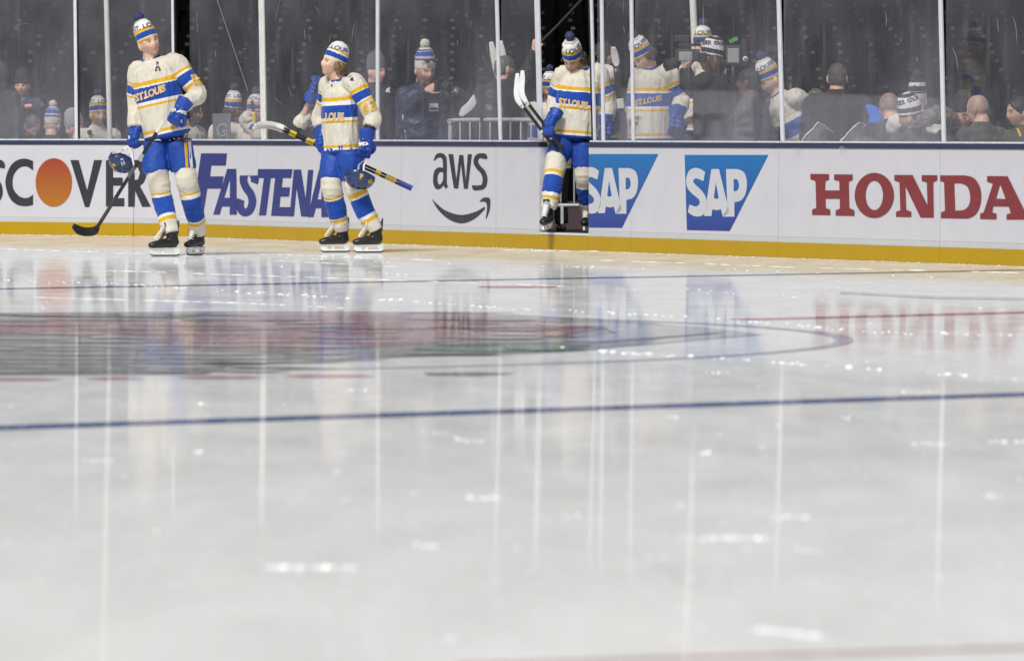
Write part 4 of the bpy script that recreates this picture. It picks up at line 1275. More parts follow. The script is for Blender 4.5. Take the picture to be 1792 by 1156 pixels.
def skate(A, fdir, parent, base, up=V((0, 0, 1)), blade_drop=.0):
    """A: ankle; fdir: toe direction. Boot, tongue, laces, holder and runner as parts"""
    f = fdir.normalized(); u = (up - f * up.dot(f)).normalized(); s_ = f.cross(u)
    X = lambda a, b, c_: A + f * a + s_ * b + u * c_
    G = Cloth()
    G.add([X(-.075, 0, -.062), X(-.03, 0, -.055), X(.06, 0, -.060), X(.14, 0, -.072), X(.195, 0, -.080)],
          [(.036, .036), (.040, .048), (.044, .044), (.046, .034), (.034, .024)], s_, n=18, dome=.5)
    G.add([X(-.045, 0, -.07), X(-.03, 0, .0), X(-.022, 0, .07), X(-.016, 0, .10)], [(.040, .055), (.044, .056), (.050, .062), (.052, .060)], s_, n=18, dome=.1)
    G.add([X(-.082, 0, .03), X(-.088, 0, .10), X(-.092, 0, .155)], [(.030, .010), (.028, .009), (.018, .007)], s_, n=12)
    boot, bv = G.build('boot', M_black, parent, base, .008, smooth=1)
    bm = bmesh.new()
    tube(bm, [X(.10, 0, -.04), X(.055, 0, .02), X(.038, 0, .09), X(.05, 0, .135)], [(.028, .010), (.032, .012), (.036, .012), (.034, .009)], side=s_, n=12)
    finish(bm_mesh(bm), 'tongue', M_charcoal, parent, base)
    bm = bmesh.new()
    rows = 8
    prev = None
    for i in range(rows):
        t = i / (rows - 1)
        p = X(.125 - .085 * t, 0, -.030 + .115 * t ** .9)
        nrm = (f * (.9 - .1 * t) + u * (.5)).normalized()
        wd = .026 + .008 * t
        a, b = p + nrm * .014 - s_ * wd, p + nrm * .014 + s_ * wd
        tube(bm, [a - nrm * .012, a, (a + b) / 2 + nrm * .012, b, b - nrm * .012], [.0048] * 5, n=7, k=2)
        if prev: tube(bm, [prev[0], (prev[0] + b) / 2 + nrm * .01, b], [.0042] * 3, n=6, k=2); tube(bm, [prev[1], (prev[1] + a) / 2 + nrm * .01, a], [.0042] * 3, n=6, k=2)
        prev = (a, b)
    for q in (-1, 1):
        tube(bm, [prev[0] + nrm * .01, prev[0] + nrm * .03 + s_ * q * .03 + u * .01, prev[0] + nrm * .03 + s_ * q * .045 - u * .03, prev[0] + s_ * q * .015 + nrm * .02], [.0045] * 4, n=6, k=3)
    finish(bm_mesh(bm), 'laces', M_whitecloth, parent, base)
    # holder: side profile with two openings
    prof = [(-.095, -.098), (-.06, -.106), (.0, -.108), (.09, -.112), (.165, -.110), (.185, -.118), (.185, -.150), (.165, -.166), (-.075, -.166), (-.100, -.150)]
    h1 = [(-.035, -.122), (.045, -.124), (.060, -.150), (-.055, -.150)]
    h2 = [(.075, -.126), (.125, -.128), (.110, -.150), (.085, -.150)]
    pts, tri = poly_fill([prof, h1, h2])
    bm = bmesh.new()
    lay = []
    for sg in (-1, 1):
        lay.append([bm.verts.new(X(a, sg * (.022 if b > -.115 else .011), b)) for a, b in pts])
    for t in tri:
        bm.faces.new([lay[0][i] for i in t]); bm.faces.new([lay[1][i] for i in reversed(t)])
    k = 0
    for lp in (prof, h1, h2):
        m_ = len(lp)
        for i in range(m_):
            j = (i + 1) % m_
            bm.faces.new((lay[0][k + i], lay[0][k + j], lay[1][k + j], lay[1][k + i]))
        k += m_
    ho = finish(bm_mesh(bm), 'blade_holder', M_white, parent, base, False)
    bm = bmesh.new()
    rp = [(-.103, -.160), (-.098, -.172), (-.07, -.180), (.150, -.180), (.180, -.172), (.190, -.158), (.165, -.166), (-.075, -.166)]
    lay = [[bm.verts.new(X(a, sg * .0025, b)) for a, b in rp] for sg in (-1, 1)]
    bm.faces.new(lay[0]); bm.faces.new(lay[1][::-1])
    for i in range(len(rp)):
        j = (i + 1) % len(rp); bm.faces.new((lay[0][i], lay[0][j], lay[1][j], lay[1][i]))
    finish(bm_mesh(bm), 'runner', M_dark, parent, base, False)
    return boot, bv

def lerp(a, b, t): return a + (b - a) * t

def figure(J, label, skin=FAIR, hairc=H_brown, beard=0.0, top='jersey', topmat=None, legs='trousers', legmat=None, hands='none', buzz=0,
           voxel=.011, wr=.010, bodyvox=.0085, brow=True, seed=0.0, collar=True, bulk=1.0, cat='person'):
    """one person: the body is a single surface, clothing hangs on it as children"""
    base = V((J['pel'].x, J['pel'].y, J.get('floor', FLOOR)))
    rt = root('person', base, label, cat)
    hc, Rm, s = J['head'], J['hR'], J['hs']
    pel, che, nek = J['pel'], J['che'], J['nek']
    side = (J['sb'] - J['sa']).normalized()
    fwd = side.cross((nek - pel).normalized()); 
    B = Cloth()
    B.add([pel, lerp(pel, che, .55), che, lerp(che, nek, .75)], [(.15, .11), (.13, .10), (.15, .11), (.10, .07)], side)
    jaw = hc + Rm @ (V((0, .022, -.06)) * s)
    B.add([lerp(nek, che, .1), lerp(nek, jaw, .5), jaw], [.072 * s, .064 * s, .060 * s], n=16)
    head_mesh(B.bm, hc, Rm, s)
    for q in 'ab':
        sh, el, wr_ = J['s' + q], J['e' + q], J['w' + q]
        B.add([sh, lerp(sh, el, .5), el, lerp(el, wr_, .4), wr_], [.050, .045, .040, .038, .027], n=14)
        hd = J.get('h' + q)
        if hands == 'bare' and hd:
            hand(B.bm, wr_, hd[0] - wr_, hd[1], hd[2], hd[3] if len(hd) > 3 else .9)
        elif top == 'jacket':
            d = (wr_ - el).normalized(); ellipsoid(B.bm, wr_ + d * .05, d * .06, d.orthogonal().normalized() * .035, d.cross(d.orthogonal()).normalized() * .03)
        l, k, a = J['l' + q], J['k' + q], J['a' + q]
        if 'shin' + q in J:
            B.add([l, lerp(l, J['shin' + q][0], .5)] + J['shin' + q], [.065, .070] + [.055, .055, .050, .030], n=14)
        else: B.add([l, lerp(l, k, .5), k, lerp(k, a, .35), a], [.085, .075, .055, .052, .036], n=14)
        B.add([a + V((0, 0, -.03)), a + J['f' + q] * .05 + V((0, 0, -.065)), a + J['f' + q] * .14 + V((0, 0, -.078))], [.028, .024, .018], n=12)
    body, _ = B.build('body', SKIN, rt, base, bodyvox, smooth=1, col=skin_colors(hc, Rm, s, skin, hairc, beard, brow, buzz))
    out = {'root': rt, 'base': base, 'body': body}
    if top == 'jersey':
        G = Cloth()
        axis = (nek - pel).normalized()
        hem = pel - axis * .13
        w = bulk
        G.add([hem, lerp(hem, che, .35), lerp(hem, che, .75), che + axis * .05, lerp(che, nek, .72), nek],
              [(.225 * w, .165 * w), (.225 * w, .165 * w), (.225 * w, .165 * w), (.205 * w, .14 * w), (.13 * w, .10 * w), (.078, .075)], side, limb=0, n=32, k=5, dome=.05)
        for q in 'ab':
            sh, el, wr_ = J['s' + q], J['e' + q], J['w' + q]
            inner = lerp(sh, lerp(che, nek, .6), .35)
            end = lerp(el, wr_, J.get('sleeve', .9))
            G.add([lerp(nek, sh, .2) - axis * .05, lerp(nek, sh, .55) - axis * .03, sh - axis * .01], [.066, .076, .084], n=18, limb=0.9)
            G.add([inner, sh, lerp(sh, el, .45), el, lerp(el, end, .55), end], [.072, .092, .084, .080, .076, .070], limb=1, n=24, dome=.1)
        o, bv = G.build('jersey', topmat or JERSEY, rt, base, voxel, wr=wr * 1.15, wscale=8, stretch=(1, 1, .3), seed=seed)
        out['jersey'], out['bv'] = o, bv
        if collar:
            bm = bmesh.new()
            n_ = 24; ring = []
            for i in range(n_ + 1):
                a = 2 * math.pi * i / n_
                ring.append(nek + side * math.cos(a) * .080 + fwd * math.sin(a) * .078 + axis * (.018 - .022 * math.sin(a)) - axis * .005)
            tube(bm, ring, [.0125] * (n_ + 1), n=8, resample=False)
            finish(bm_mesh(bm), 'collar', M_navytwill if J.get('far') else M_bluedk, rt, base)
    elif top == 'jacket':
        G = Cloth(); w = bulk
        axis = (nek - pel).normalized()
        hem = pel - axis * .12
        G.add([hem, lerp(hem, che, .4), che, che + axis * .07, lerp(che, nek, .75), nek + axis * .03],
              [(.195 * w, .15 * w), (.20 * w, .155 * w), (.205 * w, .145 * w), (.195 * w, .13 * w), (.12 * w, .095 * w), (.078, .078)], side, n=28, k=5, dome=.05)
        for q in 'ab':
            sh, el, wr_ = J['s' + q], J['e' + q], J['w' + q]
            inner = lerp(sh, lerp(che, nek, .6), .35)
            G.add([lerp(nek, sh, .2) - axis * .05, lerp(nek, sh, .55) - axis * .03, sh - axis * .01], [.066, .076, .076], n=18)
            G.add([inner, sh, lerp(sh, el, .5), el, lerp(el, wr_, .5), lerp(el, wr_, .95)], [.065, .083, .074, .066, .060, .050], n=20, dome=.1)
        G.add([lerp(nek, che, .12), nek + axis * .035], [(.088, .088), (.080, .082)], side, n=20, dome=.02)
        o, bv = G.build('jacket', topmat or M_blackcloth, rt, base, voxel, wr=wr, wscale=8, stretch=(1, 1, 1.0), seed=seed)
        out['jersey'], out['bv'] = o, bv
    if legs == 'trousers':
        G = Cloth()
        G.add([pel + V((0, 0, .06)), pel - V((0, 0, .06))], [(.165, .125), (.17, .13)], side)
        for q in 'ab':
            l, k, a = J['l' + q], J['k' + q], J['a' + q]
            G.add([l, lerp(l, k, .5), k, lerp(k, a, .5), a], [.10, .092, .080, .072, .066], n=18)
        G.build('trousers', legmat or M_blackcloth, rt, base, .016, wr=wr * .8, wscale=8, seed=seed)
        for q in 'ab':
            S = Cloth(); a, f = J['a' + q], J['f' + q]
            S.add([a + f * -.05 + V((0, 0, -.045)), a + f * .06 + V((0, 0, -.04)), a + f * .18 + V((0, 0, -.055))], [(.042, .04), (.046, .045), (.036, .028)], f.cross(V((0, 0, 1))), n=14)
            S.build('shoe', J.get('shoe', M_black), rt, base, .010)
    return out

def pose(u, v, Y, yaw=0, hy=None, hp=0, hr=0, hs=1.08, lean=(0, 0), arms=None, floor=FLOOR, spread=.19, size=1.0, drop=.58):
    """joints of a figure whose head centre is seen at (u, v) at depth Y; lean: where the hips are against the neck"""
    J = {'hs': hs, 'floor': floor}
    hy = yaw if hy is None else hy
    J['hR'] = headR(hy, hp, hr)
    r = Rz(yaw) @ V((1, 0, 0)); f = Rz(yaw) @ V((0, -1, 0))
    hd = J['head'] = P(u, v, Y)
    nk = J['nek'] = hd + J['hR'] @ V((0, .02, -.06)) * hs + V((0, 0, -.072 * hs)) - f * .015
    pel = J['pel'] = nk + r * lean[0] + f * lean[1] + V((0, 0, -drop * size))
    J['che'] = lerp(nk, pel, .30) + f * .01
    for q, sg in (('a', -1), ('b', 1)):
        J['s' + q] = lerp(nk, pel, .16) + r * (sg * spread)
        J['e' + q] = J['s' + q] + r * (sg * .05) - f * .05 + V((0, 0, -.29))
        J['w' + q] = J['e' + q] + f * .11 + r * (-sg * .02) + V((0, 0, -.22))
        J['l' + q] = pel + r * (sg * .10) + V((0, 0, -.05))
        if pel.z - floor > .72:
            J['a' + q] = V((*(pel + r * (sg * .13))[:2], floor + .085))
            J['k' + q] = lerp(J['l' + q], J['a' + q], .5) + f * .03
        else:
            k = J['l' + q] + f * .12 + r * (sg * .08); k.z = max(k.z - .1, floor + .40)
            J['k' + q] = k; J['a' + q] = V((k.x, k.y, floor + .085))
        J['f' + q] = f.copy()
    for q, (el, wr_) in (arms or {}).items():
        J['e' + q] = P(el[0], el[1], Y + el[2]); J['w' + q] = P(wr_[0], wr_[1], Y + wr_[2])
    return J

def band(bm, a, b, r, n=16):
    tube(bm, [a, lerp(a, b, .5), b], [r, r, r], n=n, dome=.05)

def stick(label, butt, heel, blade, bw, shaft_m, blade_m, wraps=(), grip=None, cat='hockey stick', r=(.017, .013), bth=.008, bside=None, group='hockey sticks'):
    base = V(lerp(butt, heel, .5))
    rt = root('hockey_stick', base, label, cat, group)
    bm = bmesh.new()
    tube(bm, [butt, lerp(butt, heel, .5), heel], [r, r, r], n=16, power=4, dome=.2)
    finish(bm_mesh(bm), 'shaft', shaft_m, rt, base)
    d = heel - butt
    for t0, t1, m in wraps:
        bm = bmesh.new(); tube(bm, [butt + d * t0, butt + d * (t0 + t1) / 2, butt + d * t1], [(r[0] + .001, r[1] + .001)] * 3, n=16, power=4, dome=.05)
        finish(bm_mesh(bm), 'shaft_wrap', m, rt, base)
    if grip:
        bm = bmesh.new(); tube(bm, [butt - d * .004, butt + d * grip[0] / 2, butt + d * grip[0]], [(r[0] + .002, r[1] + .002)] * 3, n=16, power=4, dome=.3)
        finish(bm_mesh(bm), 'grip', grip[1], rt, base)
    bm = bmesh.new()
    n = len(blade)
    tube(bm, blade, [(bw * (.5 if i == 0 else 1 if i < n - 1 else .62), bth) for i in range(n)], side=bside or V((0, 0, 1)), n=18, k=5, power=3, dome=.6)
    finish(bm_mesh(bm), 'blade', blade_m, rt, base)
    return rt, base

def helmet(label, c, Rm, s=1.0):
    base = c.copy()
    rt = root('helmet', base, label, 'hockey helmet', 'team helmets')
    nu, nv = 48, 26
    bm = bmesh.new(); rows = []
    for j in range(nv):
        th = R(4 + 112 * j / (nv - 1)); row = []
        for i in range(nu):
            ph = 2 * math.pi * i / nu
            cf = -math.cos(ph)
            lim = 1.0 - (.16 * max(0, -cf) + .10 * max(0, cf) ** 2 if j > nv * .72 else 0)
            t2 = th * lim
            d = V((math.sin(t2) * math.sin(ph), math.sin(t2) * cf, math.cos(t2)))
            p = V((d.x * .108, d.y * .137, d.z * .118))
            k = 1
            if .20 < abs(d.x) < .34 and d.z > .1: k += .035
            if abs(d.y - .1) < .06 and d.z < .75: k -= .03
            if .35 < d.z < .42: k -= .025
            row.append(bm.verts.new(c + Rm @ (p * k * s)))
        rows.append(row)
    for j in range(nv - 1):
        for i in range(nu): bm.faces.new((rows[j][i], rows[j + 1][i], rows[j + 1][(i + 1) % nu], rows[j][(i + 1) % nu]))
    bm.faces.new(rows[0][::-1])
    bmesh.ops.recalc_face_normals(bm, faces=bm.faces)
    inner = [[bm.verts.new(c + (v.co - c) * .91) for v in row] for row in rows]
    for j in range(nv - 1):
        for i in range(nu): bm.faces.new((inner[j][(i + 1) % nu], inner[j + 1][(i + 1) % nu], inner[j + 1][i], inner[j][i]))
    bm.faces.new(inner[0])
    for i in range(nu): bm.faces.new((rows[-1][i], inner[-1][i], inner[-1][(i + 1) % nu], rows[-1][(i + 1) % nu]))
    me = bm_mesh(bm)
    bv = BVHTree.FromPolygons([tuple(v.co) for v in me.vertices], [tuple(p.vertices) for p in me.polygons])
    sh = finish(me, 'shell', M_navy, rt, base)
    bm = bmesh.new()
    for sx in (-1, 1):
        for k in range(3):
            q = c + Rm @ (V((sx * (.045 + .0 * k), -.05 + .05 * k, .112 - .012 * abs(k - 1))) * s)
            ellipsoid(bm, q, Rm @ V((.007, 0, 0)) * s, Rm @ V((0, .018, 0)) * s, Rm @ V((0, 0, .008)) * s, 10, 6)
    finish(bm_mesh(bm), 'vents', M_rubber, rt, base)
    bm = bmesh.new()
    for sx in (-1, 1):
        tube(bm, [c + Rm @ (V((sx * .100, .0, -.045)) * s), c + Rm @ (V((sx * .09, .005, -.10)) * s), c + Rm @ (V((sx * .03, -.03, -.15)) * s)], [(.009, .002)] * 3, side=Rm @ V((0, 1, 0)), n=8)
    finish(bm_mesh(bm), 'chin_strap', M_white, rt, base)
    return rt, base, bv

def player_legs(o, J, thigh, socks, wr=.010, pr=(.135, .140, .132), seed=0):
    rt, base = o['root'], o['base']
    side = (J['sb'] - J['sa']).normalized()
    G = Cloth()
    ax_ = (J['nek'] - J['pel']).normalized()
    G.add([J['pel'] + ax_ * .10, J['pel'], J['pel'] - V((0, 0, .12))], [(.17, .115), (.185, .135), (.195, .15)], side, n=24)
    for q in 'ab':
        p0, p1 = thigh[q]
        G.add([J['l' + q], lerp(J['l' + q], p1, .4), lerp(J['l' + q], p1, .8), p1], [pr[0], pr[0], pr[1], pr[2]], n=24, dome=.05)
    pants, bv = G.build('pants', M_blue, rt, base, .011, wr=wr, wscale=7, stretch=(1, 1, .5), seed=seed)
    o['pants_bv'] = bv
    for q in 'ab':
        S = Cloth()
        top, kn, sh, an = socks[q]
        S.add([top, kn, lerp(kn, sh, .5), sh, lerp(sh, an, .6), an], [.098, .104, .096, .096, .086, .072], n=24, dome=.1)
        S.build('sock', SOCK, rt, base, .009, wr=.006, wscale=9, stretch=(.6, .6, 1.6), seed=seed + ord(q), smooth=1)
    return bv

def set_socks(J, d):
    J['socks'] = {}
    for q, (top, kn, sh) in d.items():
        an = J['a' + q] + V((0, 0, .035)) - J['f' + q] * .022
        J['socks'][q] = (top, kn, sh, an)
        J['shin' + q] = [kn, lerp(kn, sh, .6), lerp(sh, an, .5), an]

def ankle(u, Yb, z_floor=0.0):
    blade_v = 400
    q = P(u, blade_v, Yb); q.z = z_floor + .180
    return q

# --- the taller player, left
def player_tall():
    Y = 54.0
    p = lambda u, v, dy=0.0: P(u, v, Y + dy)
    J = {'hs': 1.14, 'floor': 0.0, 'hR': headR(26, 6, -17), 'head': p(261, 76), 'nek': p(264, 104, .02), 'che': p(271, 136), 'pel': p(288, 214),
         'sa': p(241, 124, .06), 'sb': p(307, 109, -.06), 'ea': p(237, 174, .12), 'wa': p(238, 226, .06), 'eb': p(346, 165, -.10), 'wb': p(318, 188, -.27),
         'la': p(272, 250, .03), 'lb': p(313, 246, -.03), 'ka': p(277, 326, -.04), 'kb': p(327, 321, -.02), 'aa': ankle(296, 53.85), 'ab': ankle(346, 54.25),
         'fa': V((-.94, -.34, 0)).normalized(), 'fb': V((-.50, -.86, 0)).normalized()}
    set_socks(J, {'a': (p(275, 296), p(278, 318, -.05), p(285, 352, -.04)), 'b': (p(322, 292), p(326, 313, -.05), p(335, 350, .02))})
    o = figure(J, 'tall player on the ice in a pompom beanie, holding a black stick and a helmet', FAIR, H_brown, .25, voxel=.010, wr=.011, legs=None, bodyvox=.006, seed=1.3)
    rt, base, bv = o['root'], o['base'], o['bv']
    bt, hb = beanie(J, HAT, rt, base, M_navytwill, 'ST. LOUIS', 1.0)
    g1, gb = glove('glove', p(317, 189, -.28), p(301, 214, -.30) - p(317, 189, -.28), V((-.1, -1, .25)), -1, rt, base, M_bluedk, 1.25, 1.06)
    g2, gb2 = glove('glove', p(238, 228, .06), p(232, 252, .0) - p(238, 228, .06), V((-.6, -.8, 0)), 1, rt, base, M_bluedk, 1.1, 1.0)
    text_on('BAUER', [(298, 193.5), (325, 201.5), (328.5, 196), (299.5, 187)], gb, M_white, rt, base, .05, .012)
    pb = player_legs(o, J, {'a': (0, p(272, 303)), 'b': (0, p(321, 297))}, J['socks'], pr=(.120, .126, .121), seed=2)
    # side stripes of the pants
    for (a, b, c_, d), m in ((((320.5, 229), (326, 229), (329.5, 296), (325, 296)), M_gold), (((326.5, 229), (332, 229), (337.5, 294), (333, 294)), M_whitecloth)):
        pts = []; fs = []
        n = 16
        for i in range(n + 1):
            t = i / n
            pts += [(a[0] + (d[0] - a[0]) * t, a[1] + (d[1] - a[1]) * t), (b[0] + (c_[0] - b[0]) * t, b[1] + (c_[1] - b[1]) * t)]
        fs = [(2 * i, 2 * i + 1, 2 * i + 3, 2 * i + 2) for i in range(n)]
        stick_on(pts, fs, pb, .004, 'side_stripe', m, rt, base)
    skate(J['aa'], J['fa'], rt, base); skate(J['ab'], J['fb'], rt, base)
    LA = [[(0, 0), (.36, 0), (.36, .15), (.28, .15), (.32, .30), (.68, .30), (.72, .15), (.64, .15), (.64, 0), (1, 0), (1, .15), (.93, .15), (.70, 1), (.30, 1), (.07, .15), (0, .15)], [(.37, .46), (.63, .46), (.5, .86)]]
    pts, tri = poly_fill(LA)
    stick_on([quad_map([(271, 125), (281.5, 123.5), (280, 107.5), (271, 109)], x, y) for x, y in pts], tri, bv, .005, 'lettering', M_brown, rt, base)
    text_on('ST.LOUIS', [(239.5, 178.5), (289, 160.5), (288.5, 147.5), (236.5, 166)], bv, M_orange, rt, base, .025, .006, outline=M_whitecloth)
    text_on('55', [(340, 149), (354, 149), (349, 131), (333, 132)], bv, M_gold, rt, base, .025, .006, outline=M_whitecloth)
    stick_on([(295, 88), (300, 85.5), (309, 85), (313, 88), (311, 92.5), (307, 93), (304, 90), (299, 90)], [(0, 1, 7), (1, 2, 7), (7, 2, 6), (2, 3, 6), (3, 4, 6), (4, 5, 6)], bv, .004, 'shoulder_crest', M_navytwill, rt, base)
    text_on('R', [(224.5, 244), (228, 243), (227.5, 237.5), (224, 238.5)], gb2, M_white, rt, base, .05, .004)
    # stick and helmet
    butt, heel = p(286, 213, -.36), p(167.5, 402, -.25)
    stick('black hockey stick with a black blade held by the taller player, pointing down left', butt, heel,
          [p(172, 396, -.25), p(164, 404, -.25), p(150, 405.5, -.28), p(138, 402.5, -.33), p(128, 395, -.38)], .042, M_black, M_rubber,
          ((.30, .36, M_steel), (.42, .52, M_grey), (.70, .93, M_charcoal)), (.10, M_tape), bside=UPV)
    hr, hb_, hv = helmet('navy helmet with a white strap hanging from the hand of the taller player', p(213.5, 281, -.05), headR(-60, 0, 0) @ Matrix.Rotation(R(155), 3, 'X'), .98)
    stick_on([(196, 287), (201.5, 286), (203, 293), (197.5, 294.5)], [(0, 1, 2, 3)], hv, .004, 'gold_sticker', M_gold, hr, hb_)
    bm = bmesh.new()
    tube(bm, [p(218, 262, -.17), p(224, 258, -.18), p(229, 268, -.18), p(234, 288, -.18), p(238, 305, -.16)], [(.013, .004)] * 5, n=8)
    tube(bm, [p(196, 268, -.15), p(204, 268, -.16), p(213, 265, -.17), p(220, 262, -.17)], [(.011, .004)] * 4, n=8)
    finish(bm_mesh(bm), 'white_strap', M_white, hr, hb_)
    for q in (((211, 281), (217, 279), (216.5, 276), (210.5, 278)), ((213, 291), (219, 287), (217.5, 281), (211, 285))):
        text_on('55' if q[0][1] > 285 else 'SL', list(q), hv, M_whitecloth, hr, hb_, .02, .004)
player_tall()

def player_short():
    Y = 55.45
    p = lambda u, v, dy=0.0: P(u, v, Y + dy)
    J = {'hs': 1.12, 'floor': 0.0, 'hR': headR(-62, 14, 4), 'head': p(583, 113), 'nek': p(594, 140), 'che': p(593, 174), 'pel': p(597, 243),
         'sa': p(576, 148, .13), 'sb': p(621, 145, -.13), 'ea': p(560, 205, .24), 'wa': p(563, 238, .16), 'eb': p(654, 206, -.18), 'wb': p(643, 239, -.26),
         'la': p(586, 266, .06), 'lb': p(612, 266, -.06), 'ka': p(583, 330, -.02), 'kb': p(624, 332, -.06), 'aa': ankle(594, 55.55), 'ab': ankle(653, 55.35),
         'fa': V((-.97, -.22, 0)).normalized(), 'fb': V((-.975, -.2, 0)).normalized(), 'sleeve': .5}
    set_socks(J, {'a': (p(580, 305), p(580, 326, -.03), p(588, 362, .03)), 'b': (p(618, 306), p(622, 328, -.10), p(637, 366, -.10))})
    o = figure(J, 'player on the ice in profile facing left, looking up, two sticks behind the hip', FAIR, H_blond, .25, voxel=.010, wr=.011, legs=None, bodyvox=.006, bulk=.88, seed=4.1)
    rt, base, bv = o['root'], o['base'], o['bv']
    J['hat_text_yaw'] = 38
    beanie(J, HAT2, rt, base, None, 'ST. LOUIS', .98)
    hair_cap(J, hair_mat('blond_hair', H_blond), rt, base, back=.075, top=False)
    g1, gb = glove('glove', p(641, 243, -.27), p(636, 285, -.27) - p(641, 243, -.27), V((.15, -1, .05)), -1, rt, base, M_bluedk, .75, 1.05)
    g2, gb2 = glove('glove', p(563, 238, .16), p(562, 262, .12) - p(563, 238, .16), V((-.85, -.5, 0)), 1, rt, base, M_bluedk, 1.25, 1.0)
    text_on('BAUER', [(617, 256), (645, 253.5), (645.5, 246.5), (617, 249.5)], gb, M_white, rt, base, .05, .012)
    pb = player_legs(o, J, {'a': (0, p(580, 314, -.02)), 'b': (0, p(617, 315, -.05))}, J['socks'], pr=(.13, .118, .112), seed=5)
    skate(J['aa'], J['fa'], rt, base); skate(J['ab'], J['fb'], rt, base)
    bm = bmesh.new(); band(bm, p(649, 220, -.21), p(645.5, 231, -.24), .060); finish(bm_mesh(bm), 'elbow_strap', M_rubber, rt, base)
    text_on('LOUIS', [(570.5, 213.5), (602, 213), (602, 197.5), (570.5, 198)], bv, M_orange, rt, base, .025, .006, outline=M_whitecloth)
    text_on('63', [(637, 199.5), (659, 193), (654, 175), (633, 181)], bv, M_gold, rt, base, .025, .006, outline=M_whitecloth)
    stick_on([(604, 134), (609, 131), (615, 132), (619, 137), (616, 142), (612, 141), (614, 137), (609, 135)], [(0, 1, 7), (1, 2, 7), (2, 3, 6), (2, 6, 7), (3, 4, 5), (3, 5, 6)], bv, .004, 'shoulder_crest', M_navytwill, rt, base)
    stick_on([(579.5, 148), (582, 148), (582, 152), (579.5, 152)], [(0, 1, 2, 3)], bv, .004, 'collar_badge', M_brown, rt, base)
    for k, lb in ((0, 'upper black and yellow hockey stick behind the hip of the shorter player'), (1, 'lower black and yellow hockey stick, tucked under the one with the white blade')):
        f = lambda u, v, dy=.2: p(u + k * -2.5, v + k * 4.5, dy + k * .035)
        butt, heel = f(721, 327), f(497, 224)
        stick(lb, butt, heel, [f(502, 226), f(494, 222.5), f(484, 219), f(471, 216.5, .15), f(457, 217, .08), f(446, 220, 0)], .026, M_black, M_tape,
              ((.12, .20, M_yellow), (.24, .28, M_yellow), (.76, .82, M_yellow), (.90, .95, M_yellow)), (.10, M_violet), bside=V((0, .5, 1)), bth=.010, r=(.0155, .012))
    hr, hb_, hv = helmet('navy helmet with gold marks hanging from the hand of the shorter player', p(630, 308, -.30), headR(-75, 0, 0) @ Matrix.Rotation(R(168), 3, 'X'), 1.1)
    text_on('P', [(629.5, 313.5), (635.5, 313.5), (635.5, 304), (629.5, 304)], hv, M_gold, hr, hb_, .06, .004)
    text_on('63', [(643.5, 321), (650, 320), (650, 313.5), (643.5, 314)], hv, M_gold, hr, hb_, .05, .004)
HAT2 = ramp_mat('team_knit_white_brim', [(0, WHITE), (0.10, GOLD), (0.14, WHITE), (0.17, BLUE), (0.36, WHITE), (0.40, GOLD), (0.48, WHITE)], 1.0, bscale=55, bump=0.6)
player_short()

def player_gate():
    Y = 57.05
    p = lambda u, v, dy=0.0: P(u, v, Y + dy)
    J = {'hs': 1.12, 'hR': headR(-28, -42, 8), 'head': p(1003, 103, -.06), 'nek': p(1019, 121), 'che': p(1014, 150), 'pel': p(1009.5, 218),
         'sa': p(984, 131, .02), 'sb': p(1049, 128, -.02), 'ea': p(972, 178, .08), 'wa': p(968, 206, -.20), 'eb': p(1066, 180, .05), 'wb': p(1060, 215, -.05),
         'la': p(986, 250), 'lb': p(1022, 250), 'ka': p(973, 296, -.14), 'kb': p(1024, 305, .02), 'aa': p(959, 371.5, -.30), 'ab': p(1028, 376, .25),
         'fa': V((-.30, -.95, -.10)).normalized(), 'fb': V((-.2, -.97, 0)).normalized()}
    set_socks(J, {'a': (p(974, 272, -.09), p(972, 293, -.16), p(966, 330, -.24)), 'b': (p(1021, 285), p(1023, 305, .0), p(1026, 335, .1))})
    o = figure(J, 'player stepping through the open gate, head bowed, two white-bladed sticks in hand', TAN, H_brown, .3, voxel=.010, wr=.011, legs=None, bodyvox=.006, seed=8.2)
    rt, base, bv = o['root'], o['base'], o['bv']
    J['hat_text_yaw'] = 12
    beanie(J, HAT, rt, base, M_navytwill, 'ST. LOUIS', 1.0)
    hair_cap(J, hair_mat('brown_hair', H_brown), rt, base, back=.05, top=False)
    g, gb = glove('glove', p(968, 207, -.21), p(957, 230, -.30) - p(968, 207, -.21), V((-.5, -.75, .4)), 1, rt, base, M_bluedk, 1.1, 1.05)
    glove('glove', p(1060, 216, -.06), p(1060, 240, -.06) - p(1060, 216, -.06), V((.3, -.9, 0)), -1, rt, base, M_bluedk, .8, 1.0)
    player_legs(o, J, {'a': (0, p(974, 276, -.10)), 'b': (0, p(1021, 293, .0))}, J['socks'], pr=(.125, .118, .108), seed=9)
    skate(J['aa'], J['fa'], rt, base); skate(J['ab'], J['fb'], rt, base)
    text_on('ST.LOUIS', [(979, 184.5), (1029, 192.5), (1029, 179), (979, 171.5)], bv, M_orange, rt, base, .025, .006, outline=M_whitecloth)
    for k, lb in ((0, 'white-bladed hockey stick held upright by the player in the gate, nearer of two'), (1, 'second white-bladed hockey stick just left of the first, held by the player in the gate')):
        f = lambda u, v, dy=-.32: p(u - k * 9, v + k * 5, dy + k * .05)
        butt, heel = f(986, 262, -.22), f(922, 178)
        stick(lb, butt, heel, [f(925, 184), f(916, 171), f(913, 158), f(914, 140), f(914.5, 124)], .030, M_black, M_white, ((.42, .47, M_tape),), (.10, M_black), bside=V((1, -.4, 0)), r=(.016, .012), group='hockey sticks')
player_gate()

